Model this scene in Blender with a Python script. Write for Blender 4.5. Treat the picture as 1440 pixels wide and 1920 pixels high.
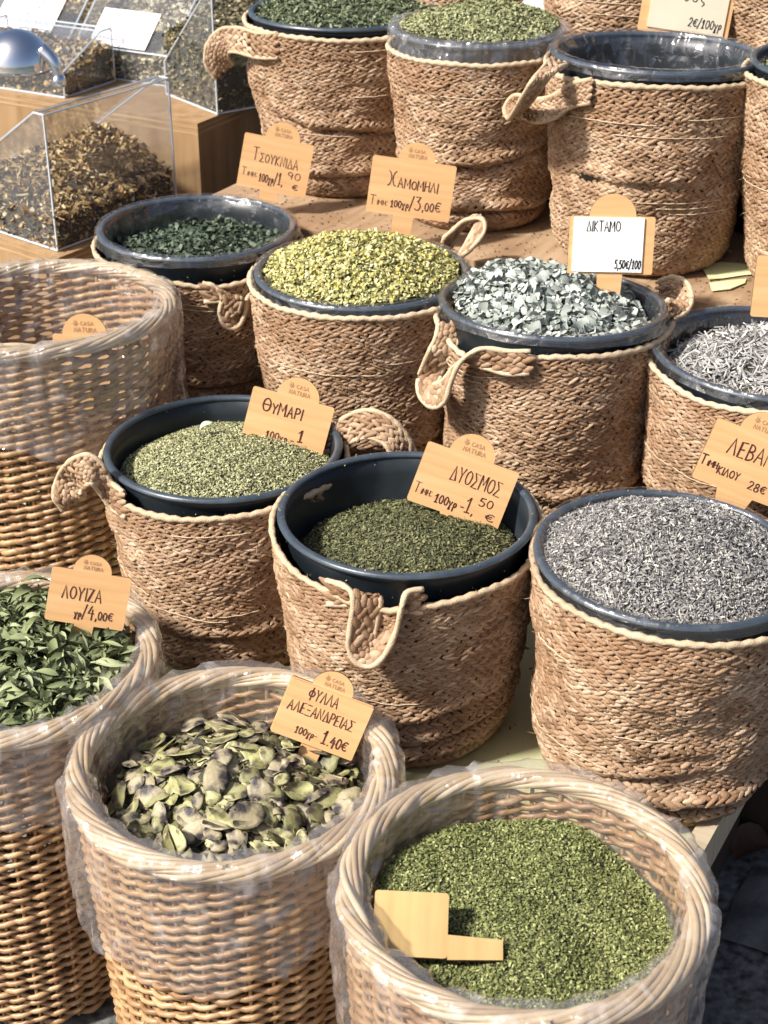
import bpy, math, random
import numpy as np
from mathutils import Vector, Matrix

random.seed(7)
rng = np.random.default_rng(11)
for o in list(bpy.data.objects):
    bpy.data.objects.remove(o)
S = bpy.context.scene
COL = S.collection

# ------------------------------------------------------------------ camera, sky, sun
CAMZ, PITCH, FPX = 1.85, math.radians(29.0), 2900.0
SP, CP = math.sin(PITCH), math.cos(PITCH)
cam_d = bpy.data.cameras.new('camera')
cam = bpy.data.objects.new('camera', cam_d)
COL.objects.link(cam)
cam.location = (0, 0, CAMZ)
cam.rotation_euler = (math.pi / 2 - PITCH, 0, 0)
cam_d.sensor_fit = 'VERTICAL'
cam_d.sensor_height = 36
cam_d.sensor_width = 27
cam_d.lens = FPX / 1920 * 36
cam_d.clip_start = 0.05
cam_d.clip_end = 500
cam_d.dof.use_dof = True
cam_d.dof.focus_distance = 2.25
cam_d.dof.aperture_fstop = 9.0
S.camera = cam

SUN_TO = Vector((-0.80, -0.42, 0.92)).normalized()      # direction towards the sun
w = bpy.data.worlds.new('World')
S.world = w
w.use_nodes = True
nt = w.node_tree
nt.nodes.clear()
sky = nt.nodes.new('ShaderNodeTexSky')
sky.sky_type = 'NISHITA'
sky.sun_disc = False
sky.dust_density = 4.0
sky.ozone_density = 0.6
sky.air_density = 0.8
sky.sun_elevation = math.asin(SUN_TO.z)
sky.sun_rotation = math.atan2(SUN_TO.x, SUN_TO.y)
bg = nt.nodes.new('ShaderNodeBackground')
bg.inputs['Strength'].default_value = 0.096
wo = nt.nodes.new('ShaderNodeOutputWorld')
nt.links.new(sky.outputs[0], bg.inputs[0])
nt.links.new(bg.outputs[0], wo.inputs[0])
sd = bpy.data.lights.new('sun', 'SUN')
sd.energy = 5.0
sd.angle = math.radians(5.0)
sd.color = (1.0, 0.965, 0.91)
so = bpy.data.objects.new('sun', sd)
COL.objects.link(so)
so.rotation_euler = SUN_TO.to_track_quat('Z', 'Y').to_euler()
S.view_settings.view_transform = 'Standard'
S.view_settings.look = 'None'
S.view_settings.gamma = 1
S.view_settings.exposure = 0.6
try:
    S.cycles.transparent_max_bounces = 24
    S.cycles.max_bounces = 8
except Exception:
    pass


# ------------------------------------------------------------------ layout helpers
def P(px, py, d):
    """point seen at photo pixel px,py at axial depth d metres"""
    v = (py - 960) / FPX
    return np.array([(px - 720) / FPX * d, d * (CP - v * SP), CAMZ - d * (SP + v * CP)])


def UW(u, wv, z=0.0):
    """display frame (u along the steps, w towards the back) to world"""
    return np.array([.875 * u + .485 * wv, -.485 * u + .875 * wv, z])


def Z(drop):
    return CAMZ - drop


def vn(p, seed=0):
    p = np.asarray(p, float)
    i = np.floor(p).astype(np.int64)
    f = p - i
    f = f * f * (3 - 2 * f)

    def h(a, b, c):
        n = (a * 73856093) ^ (b * 19349663) ^ (c * 83492791) ^ (seed * 2654435)
        n = (n ^ (n >> 13)) * 1274126177 & 0x7fffffff
        n = (n ^ (n >> 16)) * 374761393 & 0x7fffffff
        return (n % 20011) / 10005.5 - 1
    x, y, z = i[..., 0], i[..., 1], i[..., 2]
    fx, fy, fz = f[..., 0], f[..., 1], f[..., 2]
    r = 0
    for a in (0, 1):
        for b in (0, 1):
            for c in (0, 1):
                wgt = (fx if a else 1 - fx) * (fy if b else 1 - fy) * (fz if c else 1 - fz)
                r = r + wgt * h(x + a, y + b, z + c)
    return r


def st(*a):
    a = np.broadcast_arrays(*a)
    return np.stack(a, -1)


def norm(v):
    return v / (np.linalg.norm(v, axis=-1, keepdims=True) + 1e-12)


# ------------------------------------------------------------------ object helpers
def link(o, parent=None):
    COL.objects.link(o)
    if parent is not None:
        o.parent = parent
    return o


def mesh_np(V, F, m=None, smooth=True, name='mesh', mats=None, midx=None):
    """V (n,3); F: (k,4) or (k,3) array, or list of such arrays"""
    me = bpy.data.meshes.new(name)
    V = np.asarray(V, np.float32).reshape(-1, 3)
    if not isinstance(F, list):
        F = [F]
    F = [np.asarray(f, np.int32) for f in F if len(f)]
    loops = np.concatenate([f.ravel() for f in F])
    sizes = np.concatenate([np.full(len(f), f.shape[1], np.int32) for f in F])
    starts = np.concatenate([[0], np.cumsum(sizes)[:-1]]).astype(np.int32)
    me.vertices.add(len(V))
    me.vertices.foreach_set('co', V.ravel())
    me.loops.add(len(loops))
    me.loops.foreach_set('vertex_index', loops)
    me.polygons.add(len(sizes))
    me.polygons.foreach_set('loop_start', starts)
    me.polygons.foreach_set('loop_total', sizes)
    me.polygons.foreach_set('use_smooth', np.full(len(sizes), smooth))
    if mats:
        for x in mats:
            me.materials.append(x)
        me.polygons.foreach_set('material_index', np.asarray(midx, np.int32))
    elif m:
        me.materials.append(m)
    me.update(calc_edges=True)
    return me


def obj(name, me, parent=None, loc=None, mat4=None, kind=None):
    o = bpy.data.objects.new(name, me)
    link(o, parent)
    if loc is not None:
        o.location = tuple(loc)
    if mat4 is not None:
        o.matrix_basis = mat4
    if kind:
        o['kind'] = kind
    return o


def thing(name, label, cat, loc=(0, 0, 0), group=None, rot=None, me=None, kind=None):
    o = bpy.data.objects.new(name, me)
    link(o)
    o.location = tuple(loc)
    if rot is not None:
        o.rotation_euler = rot
    o['label'] = label
    o['category'] = cat
    if group:
        o['group'] = group
    if kind:
        o['kind'] = kind
    return o


class Acc:
    """collects pieces of geometry into one mesh"""
    def __init__(s):
        s.V, s.Q, s.T, s.n = [], [], [], 0

    def add(s, V, F):
        V = np.asarray(V, float).reshape(-1, 3)
        F = np.asarray(F, np.int64)
        (s.Q if F.shape[1] == 4 else s.T).append(F + s.n)
        s.V.append(V)
        s.n += len(V)
        return s

    def stamp(s, tv, tf, C, A, B, N, sc=None):
        """template tv (k,3) placed at C with axes A,B,N"""
        n, k = len(C), len(tv)
        if sc is None:
            sc = np.ones((n, 3))
        W = C[:, None, :] + (tv[None, :, 0:1] * sc[:, None, 0:1]) * A[:, None, :] \
            + (tv[None, :, 1:2] * sc[:, None, 1:2]) * B[:, None, :] + (tv[None, :, 2:3] * sc[:, None, 2:3]) * N[:, None, :]
        F = (np.arange(n)[:, None, None] * k + tf[None]).reshape(-1, tf.shape[1])
        return s.add(W.reshape(-1, 3), F)

    def box(s, lo, hi):
        x0, y0, z0 = lo
        x1, y1, z1 = hi
        V = [(x0, y0, z0), (x1, y0, z0), (x1, y1, z0), (x0, y1, z0), (x0, y0, z1), (x1, y0, z1), (x1, y1, z1), (x0, y1, z1)]
        return s.add(V, [(0, 3, 2, 1), (4, 5, 6, 7), (0, 1, 5, 4), (1, 2, 6, 5), (2, 3, 7, 6), (3, 0, 4, 7)])

    def tube(s, pts, r, sides=6, closed=False, cap=True):
        pts = np.asarray(pts, float)
        n = len(pts)
        if closed:
            t = norm(np.roll(pts, -1, 0) - np.roll(pts, 1, 0))
        else:
            t = norm(np.gradient(pts, axis=0))
        ref = np.array([0.13, 0.21, .97])
        mean = np.abs(norm(t.mean(0)) @ ref)
        if mean > .9:
            ref = np.array([.95, .2, .1])
        a = norm(np.cross(t, ref))
        b = np.cross(t, a)
        r = np.broadcast_to(np.asarray(r, float), (n,))
        ph = np.arange(sides) / sides * 2 * math.pi
        V = pts[:, None] + r[:, None, None] * (np.cos(ph)[None, :, None] * a[:, None] + np.sin(ph)[None, :, None] * b[:, None])
        i = np.arange(n if closed else n - 1)[:, None]
        j = np.arange(sides)[None]
        i2, j2 = (i + 1) % n, (j + 1) % sides
        F = np.stack([i * sides + j, i * sides + j2, i2 * sides + j2, i2 * sides + j], -1).reshape(-1, 4)
        base = s.n
        s.add(V.reshape(-1, 3), F)
        if cap and not closed:
            c0 = np.array([[base, base + (k + 1) % sides, base + k] for k in range(0)])
            V2 = np.array([pts[0], pts[-1]])
            T = [(0 - n * sides + k, 0 - n * sides + (k + 1) % sides, 0) for k in range(sides)]
            b0 = s.n
            s.V.append(V2)
            s.n += 2
            s.T.append(np.array([(base + (k + 1) % sides, base + k, b0) for k in range(sides)] +
                                [(base + (n - 1) * sides + k, base + (n - 1) * sides + (k + 1) % sides, b0 + 1) for k in range(sides)]))
        return s

    def grid(s, V):
        """V (a,b,3) open grid"""
        a, b = V.shape[:2]
        i = np.arange(a - 1)[:, None]
        j = np.arange(b - 1)[None]
        F = np.stack([i * b + j, (i + 1) * b + j, (i + 1) * b + j + 1, i * b + j + 1], -1).reshape(-1, 4)
        return s.add(V.reshape(-1, 3), F)

    def ring(s, V, flip=False):
        """V (a around, b, 3): closed in the first axis"""
        a, b = V.shape[:2]
        i = np.arange(a)[:, None]
        j = np.arange(b - 1)[None]
        i2 = (i + 1) % a
        F = np.stack([i * b + j, i2 * b + j, i2 * b + j + 1, i * b + j + 1], -1).reshape(-1, 4)
        if flip:
            F = F[:, ::-1]
        return s.add(V.reshape(-1, 3), F)

    def mesh(s, m, smooth=True, name='mesh'):
        F = []
        if s.Q:
            F.append(np.concatenate(s.Q))
        if s.T:
            F.append(np.concatenate(s.T))
        return mesh_np(np.concatenate(s.V), F, m, smooth, name)


# ------------------------------------------------------------------ materials
def ramp(nt, cols):
    r = nt.nodes.new('ShaderNodeValToRGB')
    while len(r.color_ramp.elements) < len(cols):
        r.color_ramp.elements.new(0.5)
    for k, c in enumerate(cols):
        e = r.color_ramp.elements[k]
        e.position = k / max(1, len(cols) - 1)
        e.color = (*c, 1)
    return r


def mat(name, cols, rough=.6, island=.6, scale=60, stretch=(1, 1, 1), bump=.3, bscale=None, bdist=.002, metal=0, spec=.5, coat=0,
        big=0.0, bigscale=3, bigcols=None, sheen=0, trans=0, detail=4):
    m = bpy.data.materials.new(name)
    m.use_nodes = True
    nt = m.node_tree
    N, L = nt.nodes, nt.links
    b = N['Principled BSDF']
    tc = N.new('ShaderNodeTexCoord')
    mp = N.new('ShaderNodeMapping')
    mp.inputs['Scale'].default_value = stretch
    L.new(tc.outputs['Object'], mp.inputs[0])
    nz = N.new('ShaderNodeTexNoise')
    nz.inputs['Scale'].default_value = scale
    nz.inputs['Detail'].default_value = detail
    L.new(mp.outputs[0], nz.inputs['Vector'])
    geo = N.new('ShaderNodeNewGeometry')
    oi = N.new('ShaderNodeObjectInfo')
    ad = N.new('ShaderNodeMath')
    ad.operation = 'ADD'
    L.new(geo.outputs['Random Per Island'], ad.inputs[0])
    L.new(oi.outputs['Random'], ad.inputs[1])
    fr = N.new('ShaderNodeMath')
    fr.operation = 'FRACT'
    L.new(ad.outputs[0], fr.inputs[0])
    st_ = N.new('ShaderNodeMapRange')
    st_.inputs[1].default_value = .3
    st_.inputs[2].default_value = .7
    L.new(nz.outputs[0], st_.inputs[0])
    mx = N.new('ShaderNodeMix')
    mx.inputs[0].default_value = island
    L.new(st_.outputs[0], mx.inputs[2])
    L.new(fr.outputs[0], mx.inputs[3])
    r = ramp(nt, cols)
    L.new(mx.outputs[0], r.inputs[0])
    out = r.outputs[0]
    if big:
        n2 = N.new('ShaderNodeTexNoise')
        n2.inputs['Scale'].default_value = bigscale
        n2.inputs['Detail'].default_value = 5
        L.new(tc.outputs['Object'], n2.inputs['Vector'])
        mr = N.new('ShaderNodeMapRange')
        mr.inputs[1].default_value = .45
        mr.inputs[2].default_value = .62
        mr.inputs[4].default_value = big
        L.new(n2.outputs[0], mr.inputs[0])
        m2 = N.new('ShaderNodeMix')
        m2.data_type = 'RGBA'
        L.new(mr.outputs[0], m2.inputs[0])
        L.new(out, m2.inputs[6])
        m2.inputs[7].default_value = (*bigcols, 1)
        out = m2.outputs[2]
    L.new(out, b.inputs['Base Color'])
    b.inputs['Roughness'].default_value = rough
    b.inputs['Metallic'].default_value = metal
    b.inputs['Specular IOR Level'].default_value = spec
    if coat:
        b.inputs['Coat Weight'].default_value = coat
        b.inputs['Coat Roughness'].default_value = .12
    if sheen:
        b.inputs['Sheen Weight'].default_value = sheen
    if bump:
        bn = N.new('ShaderNodeTexNoise')
        bn.inputs['Scale'].default_value = bscale or scale * 2
        bn.inputs['Detail'].default_value = 3
        L.new(mp.outputs[0], bn.inputs['Vector'])
        bp = N.new('ShaderNodeBump')
        bp.inputs['Strength'].default_value = bump
        bp.inputs['Distance'].default_value = bdist
        L.new(bn.outputs[0], bp.inputs['Height'])
        L.new(bp.outputs[0], b.inputs['Normal'])
    return m


def film_mat(name, milky=.2, streak=.35, gloss_rough=.12, bump=.5, tint=(.985, .98, .98)):
    m = bpy.data.materials.new(name)
    m.use_nodes = True
    nt = m.node_tree
    N, L = nt.nodes, nt.links
    N.clear()
    out = N.new('ShaderNodeOutputMaterial')
    tc = N.new('ShaderNodeTexCoord')
    # crinkles
    vo = N.new('ShaderNodeTexVoronoi')
    vo.feature = 'DISTANCE_TO_EDGE'
    vo.inputs['Scale'].default_value = 22
    ns = N.new('ShaderNodeTexNoise')
    ns.inputs['Scale'].default_value = 9
    ns.inputs['Detail'].default_value = 6
    mixv = N.new('ShaderNodeMix')
    mixv.data_type = 'VECTOR'
    mixv.inputs[0].default_value = .12
    L.new(tc.outputs['Object'], ns.inputs['Vector'])
    L.new(tc.outputs['Object'], mixv.inputs[4])
    L.new(ns.outputs['Color'], mixv.inputs[5])
    L.new(mixv.outputs[1], vo.inputs['Vector'])
    bp = N.new('ShaderNodeBump')
    bp.inputs['Strength'].default_value = bump
    bp.inputs['Distance'].default_value = .012
    sc = N.new('ShaderNodeMath')
    sc.operation = 'MINIMUM'
    sc.inputs[1].default_value = .25
    L.new(vo.outputs['Distance'], sc.inputs[0])
    L.new(sc.outputs[0], bp.inputs['Height'])
    tr = N.new('ShaderNodeBsdfTransparent')
    tr.inputs[0].default_value = (*tint, 1)
    gl = N.new('ShaderNodeBsdfGlossy')
    gl.inputs['Roughness'].default_value = gloss_rough
    gl.inputs['Color'].default_value = (1, 1, 1, 1)
    L.new(bp.outputs[0], gl.inputs['Normal'])
    df = N.new('ShaderNodeBsdfDiffuse')
    df.inputs['Color'].default_value = (.92, .89, .88, 1)
    tl = N.new('ShaderNodeBsdfTranslucent')
    tl.inputs['Color'].default_value = (.92, .89, .88, 1)
    md = N.new('ShaderNodeMixShader')
    md.inputs[0].default_value = .4
    L.new(df.outputs[0], md.inputs[1])
    L.new(tl.outputs[0], md.inputs[2])
    # milky amount = film's own haze + white streaks painting in crinkle highlights
    n2 = N.new('ShaderNodeTexNoise')
    n2.inputs['Scale'].default_value = 14
    n2.inputs['Detail'].default_value = 8
    n2.inputs['Distortion'].default_value = 1.6
    L.new(tc.outputs['Object'], n2.inputs['Vector'])
    mr = N.new('ShaderNodeMapRange')
    mr.inputs[1].default_value = .58
    mr.inputs[2].default_value = .70
    mr.inputs[3].default_value = milky
    mr.inputs[4].default_value = milky + streak
    L.new(n2.outputs[0], mr.inputs[0])
    m1 = N.new('ShaderNodeMixShader')
    L.new(mr.outputs[0], m1.inputs[0])
    L.new(tr.outputs[0], m1.inputs[1])
    L.new(md.outputs[0], m1.inputs[2])
    lw = N.new('ShaderNodeLayerWeight')
    lw.inputs['Blend'].default_value = .5
    L.new(bp.outputs[0], lw.inputs['Normal'])
    pw = N.new('ShaderNodeMath')
    pw.operation = 'POWER'
    pw.inputs[1].default_value = 4
    L.new(lw.outputs['Facing'], pw.inputs[0])
    mm = N.new('ShaderNodeMath')
    mm.operation = 'MULTIPLY_ADD'
    mm.inputs[1].default_value = .5
    mm.inputs[2].default_value = .10
    mm.use_clamp = True
    L.new(pw.outputs[0], mm.inputs[0])
    m2 = N.new('ShaderNodeMixShader')
    L.new(mm.outputs[0], m2.inputs[0])
    L.new(m1.outputs[0], m2.inputs[1])
    L.new(gl.outputs[0], m2.inputs[2])
    L.new(m2.outputs[0], out.inputs[0])
    return m


def wood_mat(name, cols, scale=6, stretch=(1, 1, 14), rough=.55, bump=.1, big=0, bigcols=(.2, .15, .1)):
    return mat(name, cols, rough=rough, island=.15, scale=scale, stretch=stretch, bump=bump, bscale=scale * 5, bdist=.0008,
               big=big, bigcols=bigcols, bigscale=6)


M = {}
M['jute'] = mat('jute', [(.11, .058, .028), (.27, .165, .092), (.39, .265, .168), (.56, .43, .30)], rough=.6, island=.55, scale=14,
                bump=.7, bscale=420, bdist=.0016, spec=.35, big=.5, bigscale=6, bigcols=(.24, .125, .06))
M['jute_dark'] = mat('jute_backing', [(.05, .028, .014), (.10, .06, .03)], rough=.9, island=0, scale=200, bump=.4)  # dark colour paints shade into the gaps between stitches
M['cord'] = mat('jute_cord', [(.42, .30, .18), (.60, .47, .32)], rough=.8, island=.4, scale=90, bump=.8, bscale=500, bdist=.002)
M['fuzz'] = mat('jute_fibre', [(.45, .33, .2), (.66, .52, .36)], rough=.8, island=.8, scale=50, bump=0)
M['wicker'] = mat('willow_weave', [(.13, .062, .024), (.26, .14, .060), (.37, .225, .105), (.48, .335, .18)], rough=.42, island=.45, scale=26,
                  bump=.25, bscale=300, bdist=.0008, spec=.5)
M['wrim'] = mat('pale_willow', [(.28, .19, .10), (.42, .31, .18), (.56, .45, .30)], rough=.42, island=.6, scale=18, bump=.3, bscale=260,
                bdist=.001)
M['bucket'] = mat('navy_plastic', [(.008, .012, .016), (.014, .019, .024)], rough=.38, island=0, scale=8, bump=.12, bscale=30, bdist=.002, spec=.38,
                  big=.5, bigscale=11, bigcols=(.035, .042, .047))
M['lip'] = mat('navy_plastic_lip', [(.030, .042, .056), (.055, .072, .09)], rough=.34, island=0, scale=40, bump=.25, bscale=120, bdist=.001)  # lip colour lightened to stand in for highlights on the glossy rim
M['film'] = film_mat('clear_bag', .09, .22, .08, 1.0)
M['film_thin'] = film_mat('clear_liner', .012, .10, .10, .5)
M['board'] = wood_mat('sign_plywood', [(.56, .31, .135), (.64, .37, .165), (.69, .43, .21)], 5, (1, 1, 16))
M['board_dimmed'] = wood_mat('dimmed_plywood', [(.40, .26, .10), (.48, .32, .13), (.52, .36, .16)], 5, (1, 1, 12), big=.4, bigcols=(.33, .20, .08))  # sign plywood coloured darker to offset the sun on the flat-lying board
M['board_edge'] = mat('burnt_edge', [(.10, .045, .018), (.22, .11, .05)], rough=.8, island=0, scale=80, bump=.1)
M['ink'] = mat('brown_marker', [(.045, .009, .012), (.09, .018, .02)], rough=.5, island=0, scale=90, bump=0)
M['ink_black'] = mat('black_marker', [(.006, .006, .008), (.012, .012, .014)], rough=.5, island=0, scale=90, bump=0)
M['burn'] = mat('branded_mark', [(.36, .19, .09), (.42, .23, .115)], rough=.7, island=0, scale=90, bump=0)
M['card'] = mat('white_card', [(.80, .78, .75), (.86, .84, .82)], rough=.6, island=0, scale=20, bump=.05)
M['oldcard'] = mat('cream_card', [(.55, .50, .38), (.64, .58, .45)], rough=.6, island=0, scale=9, bump=.05)
M['ply'] = wood_mat('plywood', [(.22, .13, .058), (.31, .19, .09), (.37, .24, .12)], 4, (9, 9, 1), big=.5, bigcols=(.26, .15, .07))
M['plyedge'] = wood_mat('plywood_edge', [(.16, .085, .035), (.50, .34, .18), (.28, .16, .07), (.56, .40, .22)], 9, (.3, .3, 22))
M['shelf'] = wood_mat('shelf_board', [(.27, .175, .10), (.37, .25, .15), (.43, .31, .195)], 4, (12, 1, 1), big=.7, bigcols=(.22, .13, .07))
M['sage'] = mat('sage_paint', [(.40, .40, .22), (.47, .46, .27)], rough=.55, island=0, scale=5, bump=.15, bscale=60, big=.4, bigscale=7,
                bigcols=(.36, .29, .15))
M['lip_wood'] = wood_mat('pale_batten', [(.34, .27, .18), (.44, .36, .25), (.5, .42, .3)], 5, (1, 12, 1))
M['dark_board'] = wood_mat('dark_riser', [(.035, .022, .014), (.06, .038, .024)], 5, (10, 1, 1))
M['stone'] = mat('paving_stone', [(.045, .048, .05), (.095, .098, .10), (.16, .16, .16)], rough=.62, island=.25, scale=16, detail=8,
                 bump=.7, bscale=60, bdist=.004, big=.75, bigscale=13, bigcols=(.17, .17, .165))
M['joint'] = mat('paving_joint', [(.03, .03, .03), (.20, .20, .19)], rough=.9, island=0, scale=60, bump=.6)
M['crumb'] = mat('dark_crumbs', [(.02, .015, .01), (.10, .06, .03)], rough=.8, island=.9, scale=30, bump=0)
M['metal'] = mat('polished_metal', [(.72, .74, .78), (.80, .82, .85)], rough=.13, island=0, scale=12, bump=.12, bscale=30, bdist=.004, metal=1)
M['leaflitter'] = mat('brown_leaf', [(.05, .025, .012), (.12, .06, .03)], rough=.7, island=.6, scale=30, bump=.4)


def acrylic():
    m = bpy.data.materials.new('clear_acrylic')
    m.use_nodes = True
    nt = m.node_tree
    N, L = nt.nodes, nt.links
    N.clear()
    out = N.new('ShaderNodeOutputMaterial')
    tr = N.new('ShaderNodeBsdfTransparent')
    tr.inputs[0].default_value = (.95, .96, .97, 1)
    gl = N.new('ShaderNodeBsdfGlossy')
    gl.inputs['Roughness'].default_value = .06
    df = N.new('ShaderNodeBsdfDiffuse')
    df.inputs[0].default_value = (.8, .82, .85, 1)
    m0 = N.new('ShaderNodeMixShader')
    m0.inputs[0].default_value = .035
    L.new(tr.outputs[0], m0.inputs[1])
    L.new(df.outputs[0], m0.inputs[2])
    lw = N.new('ShaderNodeLayerWeight')
    pw = N.new('ShaderNodeMath')
    pw.operation = 'POWER'
    pw.inputs[1].default_value = 4
    L.new(lw.outputs['Facing'], pw.inputs[0])
    fr = N.new('ShaderNodeMath')
    fr.operation = 'MULTIPLY_ADD'
    fr.inputs[1].default_value = .5
    fr.inputs[2].default_value = .04
    L.new(pw.outputs[0], fr.inputs[0])
    m1 = N.new('ShaderNodeMixShader')
    L.new(fr.outputs[0], m1.inputs[0])
    L.new(m0.outputs[0], m1.inputs[1])
    L.new(gl.outputs[0], m1.inputs[2])
    L.new(m1.outputs[0], out.inputs[0])
    return m


M['acrylic'] = acrylic()
M['acedge'] = mat('acrylic_edge_highlight', [(.42, .46, .50), (.62, .66, .70)], rough=.15, island=.3, scale=6, bump=0, spec=.8)  # pale colour stands in for bright highlights along the acrylic edges


# herb materials
def herb(name, cols, rough=.75, **k):
    return mat(name, cols, rough=rough, island=.85, scale=30, bump=0, **k)


M['thyme'] = herb('crushed_thyme', [(.13, .125, .045), (.30, .30, .14), (.42, .41, .22), (.56, .55, .34)])
M['mint'] = herb('crushed_mint', [(.024, .026, .009), (.072, .078, .027), (.135, .138, .055), (.24, .22, .10)])
M['lavender'] = herb('lavender_buds', [(.05, .048, .052), (.18, .172, .172), (.32, .305, .285), (.56, .53, .46)])
M['oregano'] = herb('crushed_oregano', [(.05, .06, .014), (.13, .15, .04), (.22, .235, .075), (.40, .41, .18)])
M['nettle'] = herb('nettle_leaves', [(.012, .022, .014), (.035, .055, .032), (.07, .10, .06), (.15, .19, .13)])
M['olive'] = herb('olive_herb', [(.13, .13, .05), (.25, .26, .12), (.36, .37, .20)])
M['darkgreen'] = herb('dark_green_herb', [(.02, .03, .012), (.06, .082, .035), (.13, .16, .075), (.32, .34, .22)])
M['cham_y'] = herb('chamomile_yellow', [(.42, .34, .06), (.56, .46, .13), (.62, .57, .26)])
M['cham_g'] = herb('chamomile_green', [(.10, .115, .03), (.30, .29, .09), (.55, .50, .22), (.70, .66, .40)])
M['dittany'] = herb('dittany_leaf', [(.16, .18, .15), (.29, .325, .29), (.42, .45, .405), (.56, .575, .52)])
M['stems'] = herb('lavender_stem', [(.20, .195, .19), (.38, .37, .355), (.55, .53, .49)])
M['verbena'] = herb('verbena_leaf', [(.05, .065, .022), (.13, .155, .062), (.22, .25, .115), (.36, .385, .22)])
M['senna'] = mat('senna_pod', [(.09, .085, .025), (.19, .18, .07), (.28, .265, .12), (.40, .37, .21)], rough=.6, island=.6, scale=5,
                 bump=.12, bscale=10, bdist=.02, big=.95, bigscale=2.2, bigcols=(.03, .02, .02))
M['senna_b'] = mat('senna_pod_brown', [(.20, .17, .09), (.32, .27, .16), (.44, .38, .26)], rough=.6, island=.6, scale=5,
                   bump=.12, bscale=10, bdist=.02, big=1, bigscale=1.8, bigcols=(.025, .018, .022))
M['senna_c'] = mat('senna_pod_pale', [(.26, .26, .10), (.40, .38, .17), (.55, .51, .30)], rough=.6, island=.6, scale=5,
                   bump=.12, bscale=10, bdist=.02, big=.9, bigscale=2.6, bigcols=(.10, .085, .04))
M['senna_dark'] = herb('senna_dark', [(.02, .015, .012), (.06, .05, .03), (.13, .12, .05)])
M['mixbrown'] = herb('mixed_bark_herb', [(.03, .02, .010), (.12, .065, .02), (.42, .26, .09), (.75, .62, .38)])
M['mixpale'] = herb('mixed_pale_herb', [(.12, .09, .045), (.36, .29, .17), (.52, .45, .30), (.72, .66, .50)])
M['mixdark'] = herb('mixed_dark_herb', [(.02, .02, .008), (.07, .065, .025), (.17, .14, .06), (.36, .27, .14)])
M['base_dark'] = mat('herb_bed', [(.02, .02, .012), (.05, .05, .03)], rough=1, island=0, scale=80, bump=.3)

# ------------------------------------------------------------------ braid on a surface
_a = np.array([-1, -.55, 0, .55, 1])
_b = np.array([-1, -.6, 0, .6, 1])
_A, _B = np.meshgrid(_a, _b, indexing='ij')
_wid = np.sqrt(np.clip(1 - .93 * _A ** 2, 0, 1))
LOBE_V = np.stack([_A, _B * _wid + .12 * _A * _A, np.sqrt(np.clip(1 - _B ** 2, 0, 1)) * (.25 + .75 * _wid) - .35 * (_A > .9)], -1).reshape(-1, 3)
_i = np.arange(4)[:, None]
_j = np.arange(4)[None]
LOBE_F = np.stack([_i * 5 + _j, (_i + 1) * 5 + _j, (_i + 1) * 5 + _j + 1, _i * 5 + _j + 1], -1).reshape(-1, 4)


def braid(acc, f, nrow, m, sign=1, T=.0034, jit=.14, closed=True, r=None, ang=25):
    """stitches of a flat plait, nrow plaits across v, m stitches along u, on surface f(u, v)"""
    r = r or rng
    rows, ks, sub = np.meshgrid(np.arange(nrow), np.arange(m), np.array([0, 1]), indexing='ij')
    rows, ks, sub = rows.ravel(), ks.ravel(), sub.ravel()
    sg = sub * 2 - 1
    off = (rows * .37) % 1
    u = (ks + .5 * sub + off * (1 if closed else 0) + .25 + r.normal(0, .05, len(ks))) / m
    if closed:
        u = u % 1
    else:
        u = np.clip(u, 0, 1)
    v = (rows + .5 + sg * .235 + r.normal(0, .02, len(ks))) / nrow
    e = 1e-3
    p = f(u, v)
    du = (f(u + e, v) - f(u - e, v)) / (2 * e)
    dv = (f(u, v + e) - f(u, v - e)) / (2 * e)
    lu = np.linalg.norm(du, axis=-1) / m
    lv = np.linalg.norm(dv, axis=-1) / nrow
    lu = np.minimum(lu, 1.35 * np.median(lu))
    lv = np.minimum(lv, 1.35 * np.median(lv))
    t = norm(du)
    n = norm(np.cross(du, dv)) * sign
    up = norm(np.cross(n, t)) * sign
    a = np.radians(ang) * -sg + r.normal(0, jit, len(u))
    if callable(sign):
        pass
    ax = t * np.cos(a)[:, None] + up * np.sin(a)[:, None]
    bx = -t * np.sin(a)[:, None] + up * np.cos(a)[:, None]
    s = r.normal(1, .10, (len(u), 3))
    sc = np.stack([lu * .70, np.minimum(lv * .37, .0070), np.full(len(u), T)], -1) * s
    acc.stamp(LOBE_V, LOBE_F if sign > 0 else LOBE_F[:, ::-1], p + n * (T * .15) + n * r.normal(0, T * .18, len(u))[:, None], ax, bx, n, sc)


def angdiff(a, b):
    return (a - b + math.pi) % (2 * math.pi) - math.pi


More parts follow.
